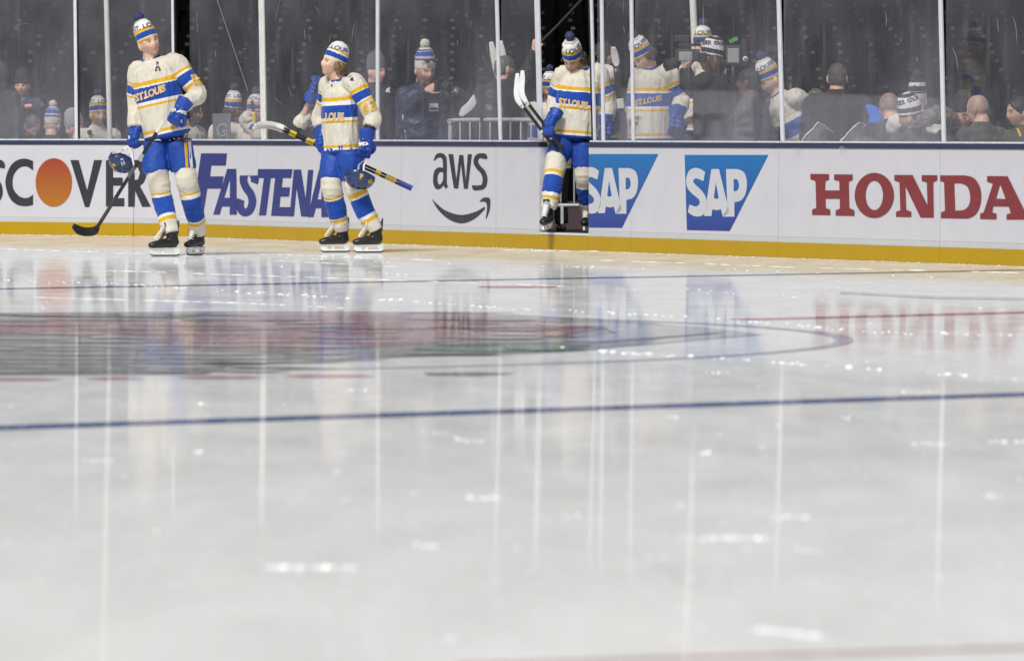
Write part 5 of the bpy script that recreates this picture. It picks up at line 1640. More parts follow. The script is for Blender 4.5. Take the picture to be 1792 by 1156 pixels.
# --- people behind the glass
SMALL = dict(voxel=.013, bodyvox=.0095)
def jersey_man(label, J, skin, hairc, pom=True, hat=None, hair=0, beard=0, text='ST. LOUIS', low=0.0, seed=0, **kw):
    o = figure(J, label, skin, hairc, beard, wr=.011, seed=seed, **{**SMALL, **kw})
    if hat is not None:
        beanie(J, hat, o['root'], o['base'], M_navytwill if pom is True else pom, text, 1.0, low=low, both=True)
    if hair: hair_cap(J, hair_mat('hair_%d' % int(hairc[0] * 1000), hairc), o['root'], o['base'], back=hair if hair > .01 else 0, top=hat is None)
    return o
def coat_man(label, J, skin, hairc, coat, hat=None, pom=None, text=None, hair=0.01, beard=0, seed=0, bulk=1.0, tmat=None, wr=.010, low=0.0, **kw):
    o = figure(J, label, skin, hairc, beard, top='jacket', topmat=coat, wr=wr, seed=seed, bulk=bulk, **{**SMALL, **kw})
    if hat is not None: beanie(J, hat, o['root'], o['base'], pom, text, 1.0, tmat=tmat, low=low, both=True)
    if hair: hair_cap(J, hair_mat('hair_%d' % int(hairc[0] * 1000), hairc), o['root'], o['base'], back=hair if hair > .02 else 0, top=hat is None)
    return o
def D(u, k): return YB(u) + k       # depth: so many metres behind the boards

def part_ball(name, c, ax, ay, az, m, o):
    bm = bmesh.new(); ellipsoid(bm, c, ax, ay, az, 16, 10)
    return finish(bm_mesh(bm), name, m, o['root'], o['base'])

def hood(J, m, o, s=1.0):
    G = Cloth(); c, Rm, hs = J['head'], J['hR'], J['hs'] * s
    ellipsoid(G.bm, c + Rm @ (V((0, .035, .015)) * hs), Rm @ V((.105, 0, 0)) * hs, Rm @ V((0, .115, 0)) * hs, Rm @ V((0, 0, .15)) * hs)
    G.add([c + Rm @ (V((0, .06, -.06)) * hs), J['nek'], lerp(J['nek'], J['che'], .4)], [.10, .12, .13])
    G.build('hood', m, o['root'], o['base'], .012, wr=.008, wscale=12)

# 1 parka, far left
J = pose(2, 135, D(0, 1.0), yaw=150, hp=-5); o = coat_man('person in a bulky charcoal parka with the hood up at the left edge', J, FAIR, H_dark, M_charcoal, hair=0, bulk=1.25, wr=.016, seed=1); hood(J, M_charcoal, o)
# 2 far person in dark cap
J = pose(39, 151, D(39, 9), yaw=-10, hy=-8, hp=-8, arms={'a': ((26, 186, -.2), (46, 186, -.35)), 'b': ((62, 190, -.2), (52, 188, -.35))}, floor=-.05)
o = coat_man('distant person in a dark cap and navy coat with hands folded', J, RUDDY, H_dark, M_navycoat, hat=mat('dark_knit', (.015, .016, .02), .9), hair=0, seed=2)
bm = bmesh.new(); ellipsoid(bm, P(71, 185, J['head'].y - .15), V((.035, 0, 0)), V((0, .01, 0)), V((0, 0, .038))); finish(bm_mesh(bm), 'arm_patch', M_red, o['root'], o['base'])
# 3 grey-haired man looking down
J = pose(56, 222, D(56, 1.2), yaw=20, hy=35, hp=-42, lean=(-.05, -.25)); coat_man('grey-haired man with bowed head seated at far left', J, RUDDY, H_grey, M_blackcloth, seed=3)
# 4 team beanie, back of the head
J = pose(92, 221, D(92, 1.4), yaw=170, hy=160, hp=-12); o = coat_man('seated person in a blue and cream striped pompom beanie, left of the leftmost post', J, FAIR, H_brown, M_blackcloth, HATC, M_cream, None, hair=0, seed=4)
# 5 pale grey hood and red scarf
J = pose(131, 223, D(131, .9), yaw=-30, hy=-60, hp=-20); o = coat_man('person in a pale grey knit cap and red scarf behind the leftmost post', J, RUDDY, H_dark, M_blackcloth, M_greyhood, None, None, hair=0, seed=5)
bm = bmesh.new(); tube(bm, [J['nek'] + V((math.cos(a) * .085, math.sin(a) * .085, -.0)) for a in [i * .7 for i in range(10)]], [.032] * 10, n=10); finish(bm_mesh(bm), 'scarf', M_red, o['root'], o['base'])
# 6 goatee man, cream jacket
J = pose(172, 202, D(172, .75), yaw=15, hy=28, hp=-2); o = coat_man('man with a goatee in a team beanie and cream jacket beside the white pole', J, FAIR, H_brown, M_cream, HAT, M_navytwill, 'ST. LOUIS', hair=0, beard=.45, seed=6)
bm = bmesh.new(); ellipsoid(bm, P(157, 232, J['che'].y - .17), V((.03, 0, 0)), V((0, .008, 0)), V((0, 0, .034))); finish(bm_mesh(bm), 'chest_patch', M_brown, o['root'], o['base'])
# 7 profile between the taller player and the white post
J = pose(337, 199, D(337, .8), yaw=60, hy=85, hp=-8, floor=FLOOR); jersey_man('dark-haired seated player in profile at the hip of the taller player', J, TAN, H_dark, hair=.02, beard=.6, seed=7)
# 8 beanie from behind, 9 the one beside
J = pose(408, 193, D(408, .9), yaw=165, hy=205, hp=0); J['far'] = 1
jersey_man('player with long brown hair and team beanie seen from behind, under the wire', J, FAIR, H_brown, True, HAT, hair=.10, seed=8)
J = pose(447, 200, D(447, 1.1), yaw=120, hy=150, hp=-12, arms={'a': ((432, 212, -.1), (437, 200, -.2))})
jersey_man('player in a team beanie half hidden by the wide white riveted post', J, TAN, H_dark, True, HAT, seed=9, topmat=None)
w = P(437, 200, D(447, .8)); o9 = None
# 10 drinking player behind the shorter one
J = pose(577, 158, D(577, .9), yaw=-60, hy=-70, hp=15, arms={'a': ((527, 214, -.25), (541, 178, -.32)), 'b': ((600, 220, .1), (600, 240, .1))}); J['sa'] = P(556, 190, D(577, .75)); J['sleeve'] = .25
o = jersey_man('player with raised blue glove mostly hidden behind the shorter player', J, FAIR, H_brown, True, HAT, seed=10)
g, gb = glove('glove', P(548, 164, D(577, .56)), P(556, 144, D(577, .54)) - P(548, 164, D(577, .56)), V((.5, -.85, 0)), 1, o['root'], o['base'], M_bluedk, 1.2, 1.15)
text_on('8', [(537, 200), (549, 197), (546, 187), (535, 190)], o['bv'], M_orange, o['root'], o['base'], .03, .006)
bm = bmesh.new(); band(bm, P(536, 177, D(577, .57)), P(538, 171, D(577, .56)), .048); finish(bm_mesh(bm), 'wrist_band', M_rubber, o['root'], o['base'])
# 11 grey beanie, black jacket
J = pose(659, 126, D(659, 1.1), yaw=35, hy=48, hp=-4); o = coat_man('man in a plain grey beanie and black jacket looking right, behind a glass post', J, RUDDY, H_grey, M_blackcloth, M_grey, None, None, hair=0, seed=11, bulk=1.05)
bm = bmesh.new()
for dx, dy_, r_ in ((0, 0, .02), (.012, .018, .012), (-.014, -.012, .014), (.012, -.016, .013)): ellipsoid(bm, P(679 + dx * 170, 158 - dy_ * 170, J['che'].y - .175), V((r_, 0, 0)), V((0, .006, 0)), V((0, 0, r_)), 10, 6)
finish(bm_mesh(bm), 'chest_emblem', M_white, o['root'], o['base'])
# 12 photographer
def photographer():
    Y = D(742, 1.2); p = lambda u, v, dy=0.0: P(u, v, Y + dy)
    J = pose(744, 124, Y, yaw=22, hy=28, hp=-14, hr=-3, hs=1.2, spread=.215, arms={'a': ((712, 192, -.12), (748, 157, -.36)), 'b': ((809, 170, -.12), (795, 160, -.36))})
    J['ha'] = (p(766, 148, -.42), V((-.35, -.9, .3)), 1, .8); J['hb'] = (p(782, 154, -.42), V((.1, .6, -.8)), 1, .9)
    o = figure(J, 'bearded photographer in a navy puffer jacket and pompom beanie holding a camera', RUDDY, H_red, .55, top='jacket', topmat=M_navycoat, hands='bare', bodyvox=.0065, voxel=.011, wr=.016, bulk=1.5, seed=12)
    rt, base, bv = o['root'], o['base'], o['bv']
    hat, hb = beanie(J, HATC, rt, base, M_cream, None, 1.0)
    # beard with volume
    G = Cloth(); c, Rm, s = J['head'], J['hR'], J['hs']
    for x, y, z, r in ((0, -.064, -.105, .032), (-.032, -.054, -.092, .028), (.032, -.054, -.092, .028), (-.056, -.03, -.068, .022), (.056, -.03, -.068, .022), (0, -.055, -.125, .033)):
        ellipsoid(G.bm, c + Rm @ (V((x, y, z)) * s), V((r * s, 0, 0)), V((0, r * s, 0)), V((0, 0, r * s)))
    G.build('beard', hair_mat('beard_hair', H_red), rt, base, .008, wr=.008, wscale=25)
    bm = bmesh.new()
    for sx in (-1, 1): ellipsoid(bm, c + Rm @ (V((sx * .036, -.108, .115)) * s), Rm @ V((.033, 0, 0)), Rm @ V((0, .012, 0)), Rm @ V((0, 0, .020)))
    tube(bm, [c + Rm @ (V((x, -.115 + abs(x) * .5, .122)) * s) for x in (-.085, -.03, 0, .03, .085)], [.007] * 5, n=8)
    finish(bm_mesh(bm), 'sunglasses', M_lens, hat, base - base)
    bpy.data.objects[hat.name].children[-1].data.transform(Matrix.Translation(-base))
    # camera: body, lens barrel, grip, pentaprism
    cb = p(772, 149, -.47)
    ct = root('camera', cb, 'black camera with a big lens in the hands of the bearded photographer', 'camera')
    f = (Rz(38) @ V((0, -1, 0))); f.z = -.12; f.normalize(); r = f.cross(V((0, 0, 1))).normalized(); u = r.cross(f)
    bm = bmesh.new(); obox(bm, cb - r * .075 - u * .05 - f * .03, r * .15, u * .10, f * .065); bmesh.ops.recalc_face_normals(bm, faces=bm.faces); bevel(bm, .012, 3)
    finish(bm_mesh(bm), 'camera_body', M_black, ct, cb)
    bm = bmesh.new(); obox(bm, cb - r * .03 + u * .048 - f * .025, r * .06, u * .035, f * .06); bmesh.ops.recalc_face_normals(bm, faces=bm.faces); bevel(bm, .012, 2); finish(bm_mesh(bm), 'viewfinder_hump', M_black, ct, cb)
    bm = bmesh.new(); tube(bm, [cb + f * .03, cb + f * .06, cb + f * .11, cb + f * .13, cb + f * .155], [.042, .046, .048, .055, .056], n=28, dome=.05); lz = finish(bm_mesh(bm), 'lens', M_dark, ct, cb)
    bm = bmesh.new(); ellipsoid(bm, cb + f * .156, r * .048, u * .048, f * .012); fo = finish(bm_mesh(bm), 'front_element', M_lens, lz, None); fo.data.transform(Matrix.Translation(-cb))
    bm = bmesh.new(); tube(bm, [cb + f * .08, cb + f * .095, cb + f * .10], [.0495, .0495, .0495], n=28, dome=.02); zr = finish(bm_mesh(bm), 'zoom_ring', M_charcoal, lz, None); zr.data.transform(Matrix.Translation(-cb))
    # pass on a lanyard
    q = p(759, 185, -.50)
    h = bv.ray_cast(EYE, (q - EYE).normalized())
    cpt = (h[0] + V((0, -.02, 0))) if h[0] else q
    br = root('press_pass', cpt, 'small white press pass hanging on the navy puffer jacket', 'pass')
    bm = bmesh.new(); obox(bm, cpt + V((-.048, -.004, -.06)), V((.096, 0, 0)), V((0, .004, 0)), V((0, 0, .115))); finish(bm_mesh(bm), 'card', M_white, br, cpt, False)
    bm = bmesh.new(); obox(bm, cpt + V((-.048, -.007, .025)), V((.096, 0, 0)), V((0, .002, 0)), V((0, 0, .03))); obox(bm, cpt + V((-.040, -.007, -.045)), V((.08, 0, 0)), V((0, .002, 0)), V((0, 0, .025))); finish(bm_mesh(bm), 'print', M_navytwill, br, cpt, False)
    bm = bmesh.new(); tube(bm, [cpt + V((-.03, 0, .055)), cpt + V((-.05, -.01, .14)), cpt + V((-.07, 0, .22))], [.006] * 3, n=6); tube(bm, [cpt + V((.03, 0, .055)), cpt + V((.05, -.01, .14)), cpt + V((.06, .0, .22))], [.006] * 3, n=6); finish(bm_mesh(bm), 'lanyard', M_rubber, br, cpt)
photographer()
# 13 sound man from behind with a boom
J = pose(884, 121, D(884, 1.1), yaw=155, hy=120, hp=-5, arms={'a': ((925, 120, .05), (936, 88, .0)), 'b': ((850, 200, 0), (858, 235, 0))}, spread=.22)
J['sa'] = P(905, 142, D(884, 1.05)); J['ha'] = (P(938, 76, D(884, 1.1)), V((0, -1, 0)), 1, 1.3)
o = coat_man('grey-haired man in a black jacket seen from behind, raising a boom pole', J, RUDDY, H_grey, M_blackcloth, hair=.01, seed=13, bulk=1.15, hands='bare')
text_on('156', [(850, 192), (861, 193), (861, 183), (850, 182)], o['bv'], M_greyhood, o['root'], o['base'], .02, .006)
stick_on([(852, 160), (857, 157.5), (862, 161), (860, 169), (855, 171), (850, 167)], [(0, 1, 2, 3), (0, 3, 4, 5)], o['bv'], .006, 'back_emblem', M_grey, o['root'], o['base'])
bm = bmesh.new(); Yb = D(884, 1.15)
tube(bm, [P(928, 92, Yb), P(975, 46, Yb), P(1040, -24, Yb)], [.022, .017, .014], n=12)
bp = finish(bm_mesh(bm), 'pole', M_black, root('boom_pole', P(975, 46, Yb), 'thin black boom pole raised diagonally across the top of the gate', 'boom pole'), P(975, 46, Yb))
# 14 player behind the hinge post
J = pose(962, 158, D(950, 2.6), yaw=-10, hy=8, hp=-12, hs=.95, arms={'a': ((938, 215, .3), (942, 240, .3)), 'b': ((992, 215, .4), (1000, 235, .6))}); o = jersey_man('waiting player with a moustache seen over the gate beside the hinge post', J, TAN, H_dark, True, HAT, beard=.5, seed=14)
# 15 player with the number on the sleeve
J = pose(1056, 97, D(1040, 1.7), yaw=70, hy=100, hp=-12, arms={'b': ((1062, 183, -.15), (1082, 200, -.2)), 'a': ((1070, 180, .2), (1085, 205, .2))})
J['sb'] = P(1064, 130, D(1040, 1.5))
o = jersey_man('long-haired player behind the gate latch post with a number on the sleeve', J, FAIR, H_dark, True, None, hair=.12, seed=15)
text_on('76', [(1062, 177), (1077, 177), (1077, 163), (1062, 163)], o['bv'], M_orange, o['root'], o['base'], .03, .006)
glove('glove', P(1080, 198, D(1040, 1.35)), P(1088, 212, D(1040, 1.3)) - P(1080, 198, D(1040, 1.35)), V((-.2, -1, .2)), 1, o['root'], o['base'], M_bluedk, 1.1, 1.1)
YG = D(1085, .9)
stick('upright goalie stick with a white blade and black paddle behind the narrow pane', P(1094, 262, YG), P(1079, 118, YG), [P(1079, 116, YG), P(1078, 108, YG), P(1075.5, 95, YG - .02), P(1073, 83, YG - .05)], .036, M_black, M_white, ((.5, .62, M_tape),), None, r=(.034, .012), bside=V((1, 0, 0)))
# 17 player looking down in profile
J = pose(1127, 100, D(1120, 1.3), yaw=-25, hy=-62, hp=-38, arms={'b': ((1194, 175, 0), (1184, 200, -.25)), 'a': ((1108, 180, .1), (1112, 215, -.1))}); J['sb'] = P(1170, 128, D(1120, 1.25)); J['sa'] = P(1124, 130, D(1120, 1.35)); J['hat_text_yaw'] = 40
o = jersey_man('tall player behind the glass in profile looking down at the narrow pane', J, FAIR, H_brown, True, HAT, hair=.02, seed=17)
glove('glove', P(1184, 203, D(1120, 1.02)), P(1180, 232, D(1120, 1.0)) - P(1184, 203, D(1120, 1.02)), V((.1, -1, 0)), -1, o['root'], o['base'], M_bluedk, .8, 1.15)
text_on('ST.LOUIS', [(1112, 186), (1158, 176), (1158, 166), (1112, 175)], o['bv'], M_orange, o['root'], o['base'], .03, .006)
# 19 player behind the camera
J = pose(1229, 84, D(1235, 3.4), yaw=40, hy=-30, hp=-5); J['far'] = 1
o = jersey_man('player in a cream jersey standing behind the cameraman', J, FAIR, H_brown, True, HAT, seed=19)
J2 = pose(1291, 100, D(1291, 2.6), yaw=120, hy=150); 
# 18 cameraman
def cameraman():
    Y = D(1245, 1.0); p = lambda u, v, dy=0.0: P(u, v, Y + dy)
    J = pose(1244, 104, Y, yaw=-80, hy=-86, hp=2, hr=0, hs=1.08, arms={'a': ((1203, 152, -.2), (1198, 118, -.2)), 'b': ((1212, 160, .2), (1200, 118, .15))}); J['ha'] = (p(1208, 110, -.2), V((0, -.5, -.85)), 1, .5); J['hat_text_yaw'] = 75
    J['sa'] = p(1237, 140, -.2); J['sb'] = p(1250, 140, .18)
    o = coat_man('long-haired cameraman in a black jacket and black-white striped beanie', J, TAN, H_brown, M_blackcloth, HATB, None, 'WINTER CLASSIC', hair=.13, seed=18, bulk=1.3, tmat=M_black, hands='bare', beard=.4)
    c = p(1203, 97, -.16)
    ct = root('television_camera', c, 'shoulder television camera with a raised viewfinder in front of the cameraman', 'tv camera')
    f = V((-1, -.15, 0)).normalized(); r = f.cross(V((0, 0, 1))).normalized(); u = V((0, 0, 1))
    def bx(name, o_, l, w, h, m, b=.008, par=ct):
        bm = bmesh.new(); obox(bm, o_ - f * l / 2 - r * w / 2 - u * h / 2, f * l, r * w, u * h); bmesh.ops.recalc_face_normals(bm, faces=bm.faces); bevel(bm, b, 2)
        return finish(bm_mesh(bm), name, m, par, c, True)
    bx('camera_body', c + f * .0 + u * .0, .22, .12, .12, M_charcoal)
    bx('side_panel', c + f * .03 - r * .07 + u * -.01, .13, .012, .09, M_greyhood)
    bx('handle', c + f * -.02 + u * .10, .22, .03, .026, M_dark)
    bx('viewfinder', c + f * .05 + u * .165, .15, .07, .06, M_dark)
    bx('viewfinder_hood', c + f * -.09 + u * .13 - r * .02, .06, .05, .05, M_rubber)
    bm = bmesh.new(); tube(bm, [c + f * .10 - u * .06, c + f * .14 - u * .08, c + f * .22 - u * .10], [.05, .052, .06], n=20); finish(bm_mesh(bm), 'lens', M_rubber, ct, c)
    bx('battery', c - f * .15 - u * .02, .07, .09, .09, M_dark)
cameraman()
def monitor():
    Y = D(1290, 2.2); c = P(1283, 97, Y)
    rt = root('field_monitor', c, 'small grey monitor on a stand with a green tag behind the cameraman', 'monitor')
    bm = bmesh.new(); obox(bm, c + V((-.075, 0, -.10)), V((.15, 0, 0)), V((0, .04, 0)), V((0, 0, .2))); bmesh.ops.recalc_face_normals(bm, faces=bm.faces); bevel(bm, .008, 2); finish(bm_mesh(bm), 'housing', M_charcoal, rt, c)
    bm = bmesh.new(); obox(bm, c + V((-.055, -.004, -.07)), V((.11, 0, 0)), V((0, .003, 0)), V((0, 0, .14))); finish(bm_mesh(bm), 'screen', M_greyhood, rt, c, False)
    bm = bmesh.new(); obox(bm, c + V((.085, .0, -.10)), V((.05, 0, 0)), V((0, .03, 0)), V((0, 0, .26))); finish(bm_mesh(bm), 'side_case', M_dark, rt, c, False)
    bm = bmesh.new(); obox(bm, c + V((-.03, -.01, .115)), V((.08, 0, .035)), V((0, .01, 0)), V((-.015, 0, .035))); finish(bm_mesh(bm), 'green_tag', mat('green_tag', (.07, .34, .06), .5), rt, c, False)
    bm = bmesh.new(); tube(bm, [c + V((0, .02, -.1)), c + V((0, .02, -.8)), V((c.x, c.y + .02, FLOOR))], [.02] * 3, n=10); finish(bm_mesh(bm), 'stand', M_dark, rt, c)
    q = P(1304.5, 103.5, Y - .3)
    b = root('round_sticker', q, 'small round white sticker with a dark letter right of the monitor', 'sticker')
    bm = bmesh.new(); tube(bm, [q, q + V((0, .004, 0)), q + V((0, .008, 0))], [.026] * 3, side=V((1, 0, 0)), n=24, dome=.02); finish(bm_mesh(bm), 'disc', M_white, b, q)
    vs, fs, (x0, x1, y0, y1) = text_box('G', .03)
    me = bpy.data.meshes.new('letter'); me.from_pydata([(q.x + ((v.x - x0) / (x1 - x0) - .5) * .028, q.y - .006, q.z + ((v.y - y0) / (y1 - y0) - .5) * .03) for v in vs], [], fs); finish(me, 'letter', M_black, b, q, False)
monitor()
# 20 dark-haired person
J = pose(1309, 145, D(1309, .8), yaw=-110, hy=-112, hp=-5, hs=1.08); coat_man('dark-haired person in a dark jacket facing left below the monitor', J, DEEP, H_dark, M_charcoal, hair=.01, seed=20)
J = pose(1284, 112, D(1284, 2.3), yaw=100, hy=100, hp=-5); J['far'] = 1
# 21 bending player
J = pose(1349, 141, D(1360, 1.3), yaw=-70, hy=-72, hp=-32, lean=(.05, -.32), arms={'b': ((1418, 190, .05), (1400, 225, -.1)), 'a': ((1385, 205, .2), (1380, 235, .1))}); J['sb'] = P(1393, 171, D(1360, 1.15)); J['hat_text_yaw'] = 40
o = jersey_man('player in a team beanie bending forward behind the glass post', J, FAIR, H_brown, True, HAT, hair=0, seed=21)
text_on('2', [(1408, 189), (1419, 189), (1419, 175), (1408, 175)], o['bv'], M_orange, o['root'], o['base'], .03, .006)
# 22, 23 back of heads
J = pose(1429, 180, D(1429, 2.4), yaw=160, hy=150); coat_man('small grey head far back between the bending player and the broad back', J, RUDDY, H_grey, M_charcoal, seed=22)
J = pose(1465, 137, D(1465, .9), yaw=172, hy=176, hp=-4, hs=1.08, spread=.23); coat_man('broad man in a black jacket with cropped grey hair, seen from behind', J, RUDDY, (.075, .066, .06), M_blackcloth, hair=.011, seed=23, bulk=1.3)
def crop_hair(J, o, col): pass
# blue thing beside him
c = P(1525, 207, D(1525, .75))
bm = bmesh.new(); G = Cloth(); G.add([c + V((-.045, 0, .12)), c + V((.03, 0, .05)), c + V((.045, 0, -.04)), c + V((.0, 0, -.16))], [(.02, .02), (.06, .04), (.07, .05), (.05, .04)], n=16); bm.free()
ob, _ = G.build('cushion', M_skyblue, None, c, .009, wr=.006); tag(ob, 'bright blue rounded cushion beside the broad man in black', 'cushion')
# 24 bald man
J = pose(1556, 187, D(1556, .9), yaw=-165, hy=-150, hp=-5, hs=1.1); coat_man('man with a shaved head in a black jacket between the blue cushion and the beanies', J, RUDDY, (.12, .09, .07), M_blackcloth, hair=0, buzz=.8, seed=24, bulk=1.1)
# 25-26 monochrome beanies
J = pose(1605, 176, D(1605, 1.5), yaw=175, hy=175, hs=1.0); J['sb'] = P(1568, 216, D(1605, 1.1)); o = coat_man('person in a black pompom beanie with white lettering and a cream coat', J, FAIR, H_dark, M_cream, HATK, M_rubber, 'CLASSIC', hair=0, seed=25, tmat=M_whitecloth)
J = pose(1594, 205, D(1594, .8), yaw=-150, hy=-118, hp=-14, hr=14, hs=1.1); J['hat_text_yaw'] = 100
o = coat_man('person in a white and black striped beanie with a fur-trimmed collar', J, TAN, H_brown, M_charcoal, HATB, None, 'WINTER CLASSIC', hair=.02, seed=26, bulk=1.25, tmat=M_black)
bm = bmesh.new(); rr = random.Random(9)
cN = P(1628, 213, D(1600, .75))
tube(bm, [cN + V((-.16, -.02, -.06)), cN + V((-.06, -.06, .01)), cN + V((.06, -.04, .07)), cN + V((.18, 0, .03)), cN + V((.22, .1, -.05))], [.04, .065, .075, .07, .05], n=24, k=10)
for v in bm.verts: v.co += v.co.normalized().orthogonal() * .0 + V((noise.noise(v.co * 60), noise.noise(v.co * 60 + V((9, 0, 0))), noise.noise(v.co * 60 + V((0, 9, 0))))) * .035
finish(bm_mesh(bm), 'fur_trim', M_fur, o['root'], o['base'])
J = pose(1572, 214, D(1572, 1.1), yaw=-30, hy=-40, hp=-45, lean=(-.2, -.2))
# 28-30
J = pose(1685, 201, D(1685, 1.5), yaw=20, hy=22, hp=-12); o = coat_man('man in a dark knit cap with a red badge and glasses, behind the bald man', J, RUDDY, H_dark, M_charcoal, mat('dark_knit', (.02, .02, .022), .9), None, None, hair=0, seed=28)
cc, Rm = J['head'], J['hR']
bm = bmesh.new(); ellipsoid(bm, cc + Rm @ V((0, -.115, .075)), Rm @ V((.028, 0, 0)), Rm @ V((0, .008, 0)), Rm @ V((0, 0, .022))); finish(bm_mesh(bm), 'cap_badge', M_red, o['root'], o['base'])
bm = bmesh.new()
for sx in (-1, 1): tube(bm, [cc + Rm @ V((sx * .033 + .024 * math.cos(a), -.108, .008 + .019 * math.sin(a))) for a in [i * .65 for i in range(11)]], [.0035] * 11, n=6, k=1)
finish(bm_mesh(bm), 'glasses', M_rubber, o['root'], o['base'])
J = pose(1712, 192, D(1712, .9), yaw=-150, hy=-128, hp=-6, hs=1.12); coat_man('bald man in a dark olive jacket seen from behind at right', J, FAIR, (.26, .18, .12), M_olive, hair=0, buzz=.75, seed=29, bulk=1.2)
J = pose(1783, 197, D(1783, .9), yaw=-60, hy=-68, hp=-8, hs=1.1); o = coat_man('dark-haired person with a lanyard at the right edge', J, TAN, H_dark, M_olive, hair=.01, seed=30)
bm = bmesh.new(); tube(bm, [J['nek'] + V((-.06, -.09, .0)), J['nek'] + V((-.02, -.17, -.12)), J['nek'] + V((.0, -.19, -.3))], [(.012, .004)] * 3, n=8); finish(bm_mesh(bm), 'lanyard', M_gold, o['root'], o['base'])

# --- things behind the glass
def barrier(u0, u1, vtop, vbot, Y, label, Y1=None):
    a, b = P(u0, vtop, Y), P(u1, vtop, Y1 or Y)
    zb = P(u0, vbot, Y).z
    base = V((a.x, a.y, zb))
    rt = root('crowd_barrier', base, label, 'barrier', 'steel crowd barriers')
    L = math.hypot(b.x - a.x, b.y - a.y); d = V((b.x - a.x, b.y - a.y, 0)) / L; zt = a.z
    Q = lambda l, z, o=0: V((a.x, a.y, z)) + d * l + V((d.y, -d.x, 0)) * o
    bm = bmesh.new(); r = .021; k = .12
    tube(bm, [Q(0, zb), Q(0, zt - k), Q(k * .3, zt - k * .3), Q(k, zt), Q(L - k, zt), Q(L - k * .3, zt - k * .3), Q(L, zt - k), Q(L, zb)], [r] * 8, n=12, k=4)
    tube(bm, [Q(0, zb + .02), Q(L / 2, zb + .02), Q(L, zb + .02)], [r] * 3, n=12)
    finish(bm_mesh(bm), 'frame', M_galv, rt, base)
    n = max(3, int(L / (.118 if Y1 is None else .235)))
    for i in range(1, n):
        bm = bmesh.new(); tube(bm, [Q(L * i / n, zb + .02), Q(L * i / n, zt - .3), Q(L * i / n, zt)], [.0095] * 3, n=8, dome=.05); finish(bm_mesh(bm), 'bar', M_galv, rt, base)
    for l in (() if Y1 else (.15, L - .15)):
        bm = bmesh.new(); tube(bm, [Q(l, zb - .17, .28), Q(l, zb - .02, .1), Q(l, zb, 0), Q(l, zb - .02, -.1), Q(l, zb - .17, -.28)], [.017] * 5, n=10); finish(bm_mesh(bm), 'foot', M_galv, rt, base)
barrier(788, 948, 210.5, 363, D(788, .9), 'steel crowd barrier with a rounded corner behind the blank white board', D(948, .35))
barrier(958, 1075, 255, 363, D(990, 2.2), 'steel crowd barrier seen through the open gate behind the legs')
# second-row man in black trousers behind the gate barrier is seen from the thigh down
def fence_sticks():
    Y = D(870, 1.4)
    stick('pale stick blade standing upright left of the grey-haired man', P(866, 262, Y), P(868, 128, Y), [P(868, 130, Y), P(867.5, 116, Y), P(864, 96, Y), P(859.5, 74, Y)], .036, M_black, M_tape, (), None, bside=V((1, 0, 0)))
    stick('pale stick blade standing upright just behind the glass post', P(878, 262, Y), P(882, 128, Y), [P(882, 130, Y), P(881, 112, Y), P(878, 94, Y), P(875, 72, Y)], .042, M_black, M_tape, (), None, bside=V((1, 0, 0)))
    Y = D(820, 1.0)
    stick('pale stick blade slanting between the photographer and the man with the boom', P(796, 240, Y), P(806, 203, Y), [P(806, 203, Y), P(814, 193, Y), P(824, 184, Y), P(833, 167, Y)], .045, M_black, M_tape, (), None, bside=V((1, 0, -.7)))
    Y = D(708, .7)
    stick('cream and gold stick blade standing behind the glass left of the photographer', P(716, 262, Y), P(712, 236, Y), [P(712, 236, Y), P(710, 222, Y), P(708.5, 206, Y), P(707, 192, Y)], .028, M_gold, M_tape, (), None, bside=V((1, 0, 0)))
    Y = D(440, .8)
    stick('yellow stick shaft standing beside the white riveted post', P(448, 262, Y), P(444, 196, Y), [P(444, 197, Y), P(443, 191, Y), P(442, 184, Y), P(441, 176, Y)], .02, M_yellow, M_black, (), None, bside=V((1, 0, 0)))
fence_sticks()
def plastic(pts, label):
    """crumpled clear sheet thrown over kit"""
    m = _M.get('clear_plastic')
    if not m:
        m, nt, b = nodes_of('clear_plastic'); _M['clear_plastic'] = m
        b.inputs['Roughness'].default_value = .12; b.inputs['Base Color'].default_value = (.8, .8, .85, 1); b.inputs['Alpha'].default_value = .13
        b.inputs['Specular IOR Level'].default_value = 1.0
        add_bump(nt, b, 14, 1.0, .02)
    bm = bmesh.new(); g = []
    (ul, vl), (ut, vt), (ur, vr), Y = pts
    for j in range(9):
        row = []
        for i in range(25):
            x = i / 24; y = j / 8
            u = ul + (ur - ul) * x
            pk = (ut - ul) / (ur - ul)
            top = vl + (vt - vl) * (x / pk) if x < pk else vt + (vr - vt) * ((x - pk) / (1 - pk))
            v = 262 + (top - 262) * y
            q = P(u, v, Y + .5 * (1 - y) * 0 - .25 * (1 - y))
            q += V((0, noise.noise(q * 6) * .12, noise.noise(q * 9) * .03))
            row.append(bm.verts.new(q))
        g.append(row)
    for j in range(8):
        for i in range(24): bm.faces.new((g[j][i], g[j][i + 1], g[j + 1][i + 1], g[j + 1][i]))
    bmesh.ops.solidify(bm, geom=list(bm.faces), thickness=.004)
    o = finish(bm_mesh(bm), 'plastic_cover', m, None, None); tag(o, label, 'plastic cover')
    bm = bmesh.new()
    for (a, b) in (((ul, vl), (ut, vt)), ((ut, vt), (ur, vr))):
        q0, q1 = P(*a, Y - .06), P(*b, Y - .06)
        tube(bm, [lerp(q0, q1, k / 9) + V((0, 0, .022 * noise.noise(lerp(q0, q1, k / 9) * 14))) for k in range(10)], [(.0035 + .006 * abs(noise.noise(q0 * 3 + V((k * 1.7, 0, 0)))), .002) for k in range(10)], n=8, k=2)
    f = finish(bm_mesh(bm), 'fold', M_white, o, None)  # white tubes stand in for glints along the plastic's creases
